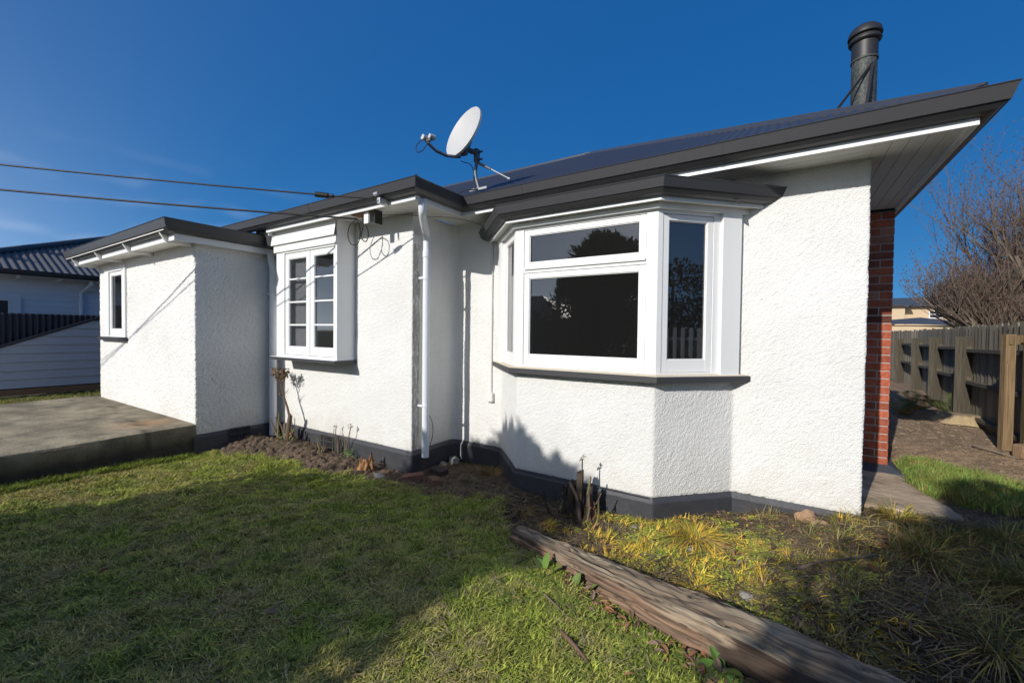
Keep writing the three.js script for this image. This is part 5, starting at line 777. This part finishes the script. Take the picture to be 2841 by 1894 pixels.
// ---------------------------------------------------------------- trees
function branchTree(r, base, height, spread, opts) { // bare deciduous tree: returns limbs and twigs as position / colour buffers
  const pos = [], col = [];
  const seg = (a, b, ra, rb, n, c) => {
    const d = b.clone().sub(a).normalize(), u = V().crossVectors(d, Math.abs(d.y) > 0.9 ? V(1, 0, 0) : V(0, 1, 0)).normalize(), w = V().crossVectors(d, u), P = (o, k, q) => { const t = k / n * TAU; return [o.x + (u.x * Math.cos(t) + w.x * Math.sin(t)) * q, o.y + (u.y * Math.cos(t) + w.y * Math.sin(t)) * q, o.z + (u.z * Math.cos(t) + w.z * Math.sin(t)) * q]; };
    for (let k = 0; k < n; k++) { const A = P(a, k, ra), B = P(a, k + 1, ra), C = P(b, k + 1, rb), D = P(b, k, rb); pos.push(...A, ...B, ...C, ...A, ...C, ...D); for (let i = 0; i < 6; i++) col.push(...c); }
  };
  const grow = (p, d, len, rad, depth) => {
    const n = depth > 3 ? 5 : depth > 1 ? 4 : 3; let q = p.clone(), dir = d.clone(), ra = rad;
    for (let i = 0; i < n; i++) {
      dir.add(V(r() - 0.5, (r() - 0.5) + opts.up * (depth < 4 ? 1 : 0.3), r() - 0.5).multiplyScalar(opts.wob)).normalize();
      const e = q.clone().addScaledVector(dir, len / n), rb = ra * (depth ? 0.87 : 0.55), y = q.y - base.y;
      const lichen = opts.lichen && depth > 0 && y < opts.lichen && r() < 0.5, k = 0.7 + 0.6 * r(), c = (lichen ? [0.24, 0.17, 0.05] : depth < 2 ? opts.twig : opts.wood).map((v) => v * k);
      seg(q, e, ra, rb, depth > 2 ? 6 : depth ? 4 : 3, c);
      if (depth && (i > 0 || depth < 5)) { const kids = depth === 5 ? 2 : depth === 4 ? 2 : depth >= 1 ? (r() < 0.22 ? 2 : 1) : 0; for (let k2 = 0; k2 < kids; k2++) { const a = r() * TAU, t = 0.45 + 0.55 * r(), u = V(Math.cos(a), 0.25 + 0.3 * r(), Math.sin(a)); const nd = dir.clone().addScaledVector(u, t).normalize(); grow(q.clone().lerp(e, r()), nd, len * (0.52 + 0.28 * r()), rb * (0.55 + 0.15 * r()), depth - 1); } }
      q = e; ra = rb;
    }
    if (depth <= 1 && opts.bud) { const c = opts.bud; for (let k = 0; k < 2; k++) { const o = V(r() - 0.5, r() - 0.2, r() - 0.5).multiplyScalar(0.09); seg(q, q.clone().add(o), 0.010, 0.004, 3, c.map((v) => v * (0.7 + 0.6 * r()))); } }
  };
  const geo = () => { const g = new THREE.BufferGeometry(); g.setAttribute('position', new THREE.Float32BufferAttribute(pos, 3)); g.setAttribute('color', new THREE.Float32BufferAttribute(col, 3)); g.setAttribute('uv', new THREE.BufferAttribute(new Float32Array(pos.length / 3 * 2), 2)); g.computeVertexNormals(); return g; };
  return { seg, grow, geo, pos };
}
{
  const t = thing('bare_tree', 'large bare winter tree with yellow lichen on its low limbs beyond the fence', 'tree', [6.25, 0.2, -14]);
  const r = rng(88), o = { up: 0.42, wob: 0.30, wood: [0.15, 0.118, 0.09], twig: [0.135, 0.098, 0.075], kids: 1, lichen: 1.5, bud: [0.12, 0.075, 0.055] };
  const tr = branchTree(r, V(), 6, 3, o); tr.seg(V(0, -0.2, 0), V(0.05, 0.9, 0), 0.24, 0.19, 12, o.wood); part('trunk', tr.geo(), M.bark, t);
  const limbs = [[-0.95, 0.40, 0.1], [-0.85, 0.65, 0.35], [-0.62, 0.95, -0.2], [-0.35, 1.2, 0.3], [-0.05, 1.4, -0.1], [0.35, 1.2, 0.2], [0.9, 0.6, -0.3], [-0.9, 0.5, -0.5], [-1, 0.24, 0.25]];
  for (const [x, y, z] of limbs) { const b = branchTree(r, V(), 6, 3, o); b.grow(V(0.02, 0.7 + 0.25 * r(), 0), V(x, y, z).normalize(), y > 0.7 ? 3.1 : y < 0.3 ? 1.7 : 2.15, 0.095, 4); part('limb', b.geo(), M.bark, t); }
}
function crownTree(name, label, x, z, h, blobs, leaf, n, cols, seed, trunkR = 0.12, y0 = 0) {
  const t = thing(name, label, 'tree', [x, y0, z]), r = rng(seed), s = new Strips();
  part('trunk', limbGeo([[0, -0.2, 0], [0.03, h * 0.3, 0], [-0.02, h * 0.6, 0.02], [0, h * 0.9, 0]], trunkR, trunkR * 0.3, 8, [0.10, 0.075, 0.055]), M.bark, t);
  const tot = blobs.reduce((a, b) => a + b[3] ** 2, 0);
  for (const [bx0, by, bz, rad, sy = 1] of blobs) { const m = Math.round(n * rad * rad / tot); for (let i = 0; i < m; i++) { const d = V(r() - 0.5, r() - 0.5, r() - 0.5).normalize(), q = rad * (0.55 + 0.45 * Math.sqrt(r())) * (1 + 0.22 * noise(d.x * 2 + bx0, d.y * 2, d.z * 2 + by)), p = [bx0 + d.x * q, by + d.y * q * sy, bz + d.z * q], v = V(d.x + (r() - 0.5) * 1.6, d.y + (r() - 0.5) * 1.6, d.z + (r() - 0.5) * 1.6).normalize(), sd = V().crossVectors(v, V(0.1, 1, 0)).normalize(), c = cols[Math.floor(r() * cols.length)], k = 0.7 + 0.6 * r(); s.leaf(p, v.toArray(), sd.toArray(), leaf * (0.7 + 0.6 * r()), leaf * 0.5, c.map((w) => w * k), 0.2, 2); } }
  part('crown', s.geo(), M.plant, t); return t;
}
const DG = [[0.045, 0.06, 0.02], [0.06, 0.075, 0.025], [0.035, 0.05, 0.018]];
// evergreens behind the bare tree
crownTree('pine_tree', 'dark round pine beyond the fence, left of the two behind the bare tree', 19.3, -70, 9, [[-1.6, 7.0, 0, 1.5], [0.2, 7.6, 0, 1.6], [-0.7, 5.6, 0.5, 1.7]], 0.5, 2600, [[0.055, 0.065, 0.025], [0.085, 0.085, 0.03], [0.045, 0.055, 0.02]], 71, 0.3);
crownTree('pine_tree', 'broad dark pine behind the bare tree trunk, right of the other pine', 24.2, -70, 9, [[-1.0, 7.0, 0, 2.0], [1.2, 7.6, 0, 2.1], [3.6, 7.0, 0, 2.2], [1, 5.4, 0, 2.2]], 0.5, 4200, [[0.055, 0.065, 0.025], [0.085, 0.085, 0.03], [0.045, 0.055, 0.02]], 72, 0.3);
// the evergreens on the street side: seen in the panes and by their shade on the lawn
crownTree('broadleaf_tree', 'broad dark evergreen in the street front, mirrored in the bay panes', -4.25, 8.0, 4.2, [[0, 3.15, 0, 0.95], [0.42, 2.35, 0, 0.92], [-0.55, 2.2, 0.2, 1.0], [0.1, 1.3, 0.2, 1.1], [0.0, 3.8, 0, 0.5], [0.05, 2.5, 0, 0.6], [0.3, 3.2, 0, 0.5], [0.72, 3.42, 0, 0.62], [0.2, 3.75, 0, 0.55]], 0.20, 22000, DG, 73, 0.13);
crownTree('broadleaf_tree', 'wide evergreen behind the photographer that shades the right bed', 1.35, 8.0, 5.0, [[-1.15, 2.5, 0, 1.5], [-0.85, 3.45, 0, 1.35], [0.4, 3.7, 0.1, 1.5], [1.6, 3.2, 0.2, 1.7], [0.3, 1.8, 0, 1.8], [-1.7, 1.3, 0.1, 1.05], [2.2, 1.8, 0.3, 1.5], [-0.2, 4.2, 0.1, 0.75], [-1.0, 2.9, 0, 0.9], [0.2, 3.0, 0, 1.0], [-1.2, 1.8, 0, 0.9]], 0.22, 42000, DG, 74, 0.18);
crownTree('broadleaf_shrub', 'rounded evergreen shrub at the left street corner of the lawn', -5.15, 5.75, 2.2, [[0.1, 1.15, 0, 0.92], [-0.15, 0.6, 0, 0.85], [0.8, 0.75, 0.3, 0.9]], 0.14, 12000, DG, 75, 0.07);
crownTree('broadleaf_tree', 'bushy tree behind the white picket fence, mirrored in the side pane', 9.6, 2.6, 3.8, [[0, 2.6, 0, 1.3], [0.4, 1.6, 0.9, 1.4], [-0.2, 1.5, -0.9, 1.2]], 0.18, 6000, DG, 76, 0.12);
{
  const f = thing('picket_fence', 'white picket fence beyond the drive, mirrored in the side pane of the bay', 'fence', [6.6, 0.15, 2.2]);
  const g = bx(-0.01, 0.01, 0.1, 1.62, -0.045, 0.045, 0.004); for (let i = 0; i < 26; i++) { const p = part('picket', g, M.paint, f); p.position.z = -2 + i * 0.19; }
  for (const y of [0.4, 1.3]) part('rail', bx(0.012, 0.05, y, y + 0.08, -2.2, 3, 0.004), M.paint, f);
}
{
  const h = thing('street_house', 'hipped house across the street, mirrored low in the bay panes', 'house', [-21, 0, 31]);
  mat('streetWall', [0.35, 0.32, 0.28], 0.9); part('wall', bx(-6, 6, 0, 2.9, -4, 4), M.streetWall, h);
  part('roof', quads([[[-6.6, 2.8, -4.6], [6.6, 2.8, -4.6], [2.5, 5.0, 0], [-2.5, 5.0, 0]], [[-6.6, 2.8, 4.6], [6.6, 2.8, 4.6], [2.5, 5.0, 0], [-2.5, 5.0, 0]], [[6.6, 2.8, -4.6], [6.6, 2.8, 4.6], [2.5, 5, 0]], [[-6.6, 2.8, -4.6], [-6.6, 2.8, 4.6], [-2.5, 5, 0]]]), M.roof, h);
  for (const x of [-3.5, 0, 3.2]) part('window', bx(x - 0.8, x + 0.8, 1.0, 2.2, -4.03, -3.9), M.blackMetal, h);
  const p2 = thing('power_pole', 'lone timber power pole across the street, mirrored left of the tree', 'power pole', [-13.9, 0, 25]); part('shaft', rod([0, -0.3, 0], [0, 6.9, 0], 0.17, 0.13, 10), M.poleWood, p2); part('crossarm', bx(-0.8, 0.8, 5.9, 6.0, -0.05, 0.05), M.poleWood, p2);
}

// ---------------------------------------------------------------- two-storey house far behind the fence
{
  const h = thing('brick_house', 'two storey cream brick house with dark hipped roofs beyond the fence', 'house', [0, 0, -55]);
  mat('creamBrick', [0.62, 0.47, 0.30], 0.9, { map: dataTex(128, (u, v) => { const row = Math.floor(v * 16), fv = (v * 16) % 1, fu = (u * 6 + (row % 2) * 0.5) % 1, m = fv < 0.14 || fu < 0.05 ? 0.84 : 1; return [m, m, m]; }, true, 0.75) });
  mat('darkRoof', [0.06, 0.068, 0.085], 0.6);
  part('wall', [bx(5, 10.9, 0, 4.86, -8, 0), bx(10.9, 17.6, 0, 4.82, -8, -1.1)], M.creamBrick, h);
  part('gutter', [bx(4.6, 11.4, 4.80, 4.95, 0.35, 0.5, 0.02), bx(11.4, 18.1, 4.76, 4.91, -0.75, -0.6, 0.02), bx(11.30, 11.42, 4.8, 4.95, -0.75, 0.5, 0.02)], M.blackMetal, h);
  part('roof', quads([[[4.6, 4.93, 0.45], [11.4, 4.93, 0.45], [9.6, 6.0, -3.8], [4.0, 6.05, -3.8]], [[11.4, 4.93, 0.45], [11.4, 4.93, -7], [9.6, 6, -3.8]], [[9.0, 4.93, -0.65], [18.1, 4.89, -0.65], [15.8, 5.95, -4.3], [8.5, 6.0, -4.3]], [[18.1, 4.89, -0.65], [18.1, 4.89, -8], [15.8, 5.95, -4.3]]]), M.darkRoof, h);
  part('low_roof', quads([[[5, 2.85, 6], [10.7, 2.8, 6], [11.6, 3.55, 2.4], [10.8, 3.4, 2.0]], [[10.7, 2.8, 6], [16.6, 2.5, 6], [13.6, 3.3, 1.5], [11.6, 3.55, 2.4]], [[5, 2.85, 6], [5, 2.85, 0], [10.8, 3.4, 0]]]), M.darkRoof, h);
  part('low_wall', bx(5.5, 16.3, 0, 2.7, 0.05, 5.6), M.creamBrick, h);
  const wnd = (x0, x1, y0, y1, z) => { const w = sub('window', h); part('frame', [bx(x0, x1, y0, y0 + 0.08, z, z + 0.08, 0), bx(x0, x1, y1 - 0.08, y1, z, z + 0.08, 0), bx(x0, x0 + 0.08, y0 + 0.08, y1 - 0.08, z, z + 0.08, 0), bx(x1 - 0.08, x1, y0 + 0.08, y1 - 0.08, z, z + 0.08, 0), bx(x0 + 0.08, x1 - 0.08, (y0 + y1) / 2, (y0 + y1) / 2 + 0.06, z, z + 0.075, 0)], M.paint, w); part('pane', bx(x0 + 0.08, x1 - 0.08, y0 + 0.08, y1 - 0.08, z, z + 0.03, 0), M.blackMetal, w); };
  wnd(12.95, 14.0, 3.55, 4.35, -1.1); wnd(15.05, 15.9, 3.4, 4.25, -1.1); part('downpipe', rod([11.0, 0, -0.9], [11.0, 4.8, -0.9], 0.06, 0.06, 6), M.blackMetal, h);
}
{
  const h = thing('far_house', 'low house with a dark roof behind the bare tree trunk', 'house', [22.5, 0, -58]);
  part('wall', bx(-4, 5, 0, 3.6, -6, 0), M.streetWall, h); part('roof', quads([[[-4.6, 3.5, 0.5], [5.6, 3.5, 0.5], [3, 5.0, -3], [-2, 5.0, -3]], [[-4.6, 3.5, 0.5], [-4.6, 3.5, -6.5], [-2, 5, -3]]]), M.darkRoof, h); part('window', bx(-2, -0.6, 1.9, 3, -0.02, 0.04), M.blackMetal, h);
}

// ---------------------------------------------------------------- neighbour on the left
{
  const h = thing('weatherboard_house', 'white weatherboard house with corrugated iron roof on the left', 'house', [-14, 0, 0]);
  mat('boardPaint', [0.62, 0.64, 0.68], 0.6); mat('ironRoof', [0.085, 0.085, 0.09], 0.7);
  part('wall', bx(-7, -0.03, 0.2, 2.78, -9, 3.1), M.boardPaint, h);
  const board = new RoundedBoxGeometry(0.022, 0.148, 12.0, 1, 0.004); muv(board);
  for (let i = 0; i < 20; i++) { const b = part('weatherboard', board, M.boardPaint, h); b.position.set(-0.012 + 0.002, 0.28 + i * 0.1325, -2.9); b.rotation.z = 0.09; }
  part('corner_board', bx(-0.06, 0.03, 0.2, 2.78, 3.06, 3.16), M.boardPaint, h);
  const w = sub('window', h); part('frame', [bx(0.0, 0.05, 1.2, 2.26, 2.28, 2.40), bx(0.0, 0.05, 2.16, 2.26, 2.40, 3.02), bx(0, 0.04, 1.2, 2.16, 2.40, 2.46)], M.boardPaint, w); part('pane', bx(0.0, 0.02, 1.2, 2.16, 2.46, 3.02, 0), M.blackMetal, w);
  const w2 = sub('window', h); part('frame', [bx(0.0, 0.05, 1.2, 2.28, 1.03, 1.11), bx(0.0, 0.05, 2.2, 2.28, 0.2, 1.03)], M.boardPaint, w2); part('pane', bx(0, 0.02, 1.2, 2.2, 0.2, 1.03, 0), M.blackMetal, w2);
  part('soffit_board', bx(-0.02, 0.40, 2.70, 2.715, -9, 3.5, 0), M.boardPaint, h);
  for (let i = 0; i < 6; i++) part('rafter', bx(0.0, 0.36, 2.64, 2.70, 2.95 - i * 0.62, 3.0 - i * 0.62, 0.003), M.boardPaint, h);
  part('gutter', sweep([[0.40, -9], [0.40, 3.5], [-7, 3.5]], [[0, 2.70], [0.06, 2.70], [0.10, 2.73], [0.11, 2.81], [0.09, 2.81], [0.08, 2.74], [0, 2.74]]), M.blackMetal, h);
  part('downpipe', [rod([0.05, 0.3, 1.34], [0.05, 2.42, 1.34], 0.04, 0.04, 8), rod([0.05, 2.42, 1.34], [0.32, 2.62, 1.22], 0.035, 0.035, 8), rod([0.32, 2.6, 1.22], [0.32, 2.72, 1.22], 0.04, 0.04, 8)], M.boardPaint, h);
  const T = Math.tan(23 * Math.PI / 180), cor = (s) => 0.013 * Math.cos(s / 0.125 * TAU), sl = (from, to, st, f) => { const a = [], b = []; for (let s = from; s <= to + 1e-6; s += st) { const [p, q] = f(s); a.push([...p, s, 0]); b.push([...q, s, 1]); } return grid([a, b]); };
  part('roof', [sl(-9, 3.48, 0.0156, (z) => { const t = Math.max(0.01, Math.min(5, 3.48 - z)); return [[0.46, 2.80 + cor(z), z], [0.40 - t, 2.82 + T * t + cor(z), z]]; }), sl(-9, 0.4, 0.03, (x) => { const t = Math.max(0.01, Math.min(5, 0.4 - x)); return [[x, 2.80 + cor(x), 3.54], [x, 2.82 + T * t + cor(x), 3.48 - t]]; })], M.ironRoof, h);
  const hipEnd = [0.40 - 5, 2.82 + T * 5, 3.48 - 5]; part('ridge_cap', [muv(rod([0.42, 2.85, 3.5], [hipEnd[0], hipEnd[1] + 0.03, hipEnd[2]], 0.07, 0.07, 8)), muv(rod([hipEnd[0], hipEnd[1] + 0.03, hipEnd[2]], [hipEnd[0], hipEnd[1] + 0.03, -9], 0.07, 0.07, 8))], M.ironRoof, h);
}
{
  // corrugated steel fence, and before it a boarded wall whose top slopes
  const f = thing('steel_fence', 'dark navy corrugated steel fence in front of the weatherboard house', 'fence', [-12.75, 0, 0]);
  mat('navySteel', [0.011, 0.014, 0.024], 0.5);
  for (let k = 0; k < 9; k++) { const z1 = 5.2 - k * 0.8, rows = [[], []]; for (let i = 0; i <= 64; i++) { const z = z1 - i / 64 * 0.8, x = 0.016 * Math.cos(z / 0.089 * TAU); rows[0].push([x, 0.35, z, z, 0]); rows[1].push([x, 1.875, z, z, 1]); } part('fence_sheet', grid(rows), M.navySteel, f); }
  part('rail', [bx(-0.06, -0.02, 0.6, 0.66, -2, 5.2), bx(-0.06, -0.02, 1.6, 1.66, -2, 5.2)], M.navySteel, f);
  const b = thing('boarded_wall', 'low grey boarded wall with a dark sloping top rail beside the patio', 'wall', [-12.5, 0, 0]);
  mat('greyBoard', [0.40, 0.41, 0.44], 0.65, { bumpMap: grainTex, bumpScale: 0.002 });
  const zl = (y) => 2.81 - (y - 1.165) / 0.435;
  for (let i = 0; i < 8; i++) { const y0 = 0.41 + i * 0.168, y1 = y0 + 0.164, a0 = Math.min(5.2, zl(y0)), a1 = Math.min(5.2, zl(y1)), q = (x, o) => [[x + o, y0, -1], [x + o, y0, a0], [x, y1, a1], [x, y1, -1]]; const A = q(0, 0.016), B = q(-0.03, 0); part('board', quads([A, [A[0], A[1], B[1], B[0]], [A[2], A[3], B[3], B[2]], [A[1], A[2], B[2], B[1]]]), M.greyBoard, b); }
  part('top_rail', bar([0.0, 0.30, zl(0.27)], [0.0, 2.03, zl(2.0)], 0.06, 0.05), M.navySteel, b);
  part('base_board', [bx(-0.03, 0.02, 0.27, 0.39, -1, 5.2)], M.rustWood, b); for (let i = 0; i < 6; i++) part('bearer', bx(-0.05, 0.03, 0.15, 0.27, 0.4 + i * 0.8, 0.56 + i * 0.8), M.rustWood, b);
}

renderer.render(scene, camera);
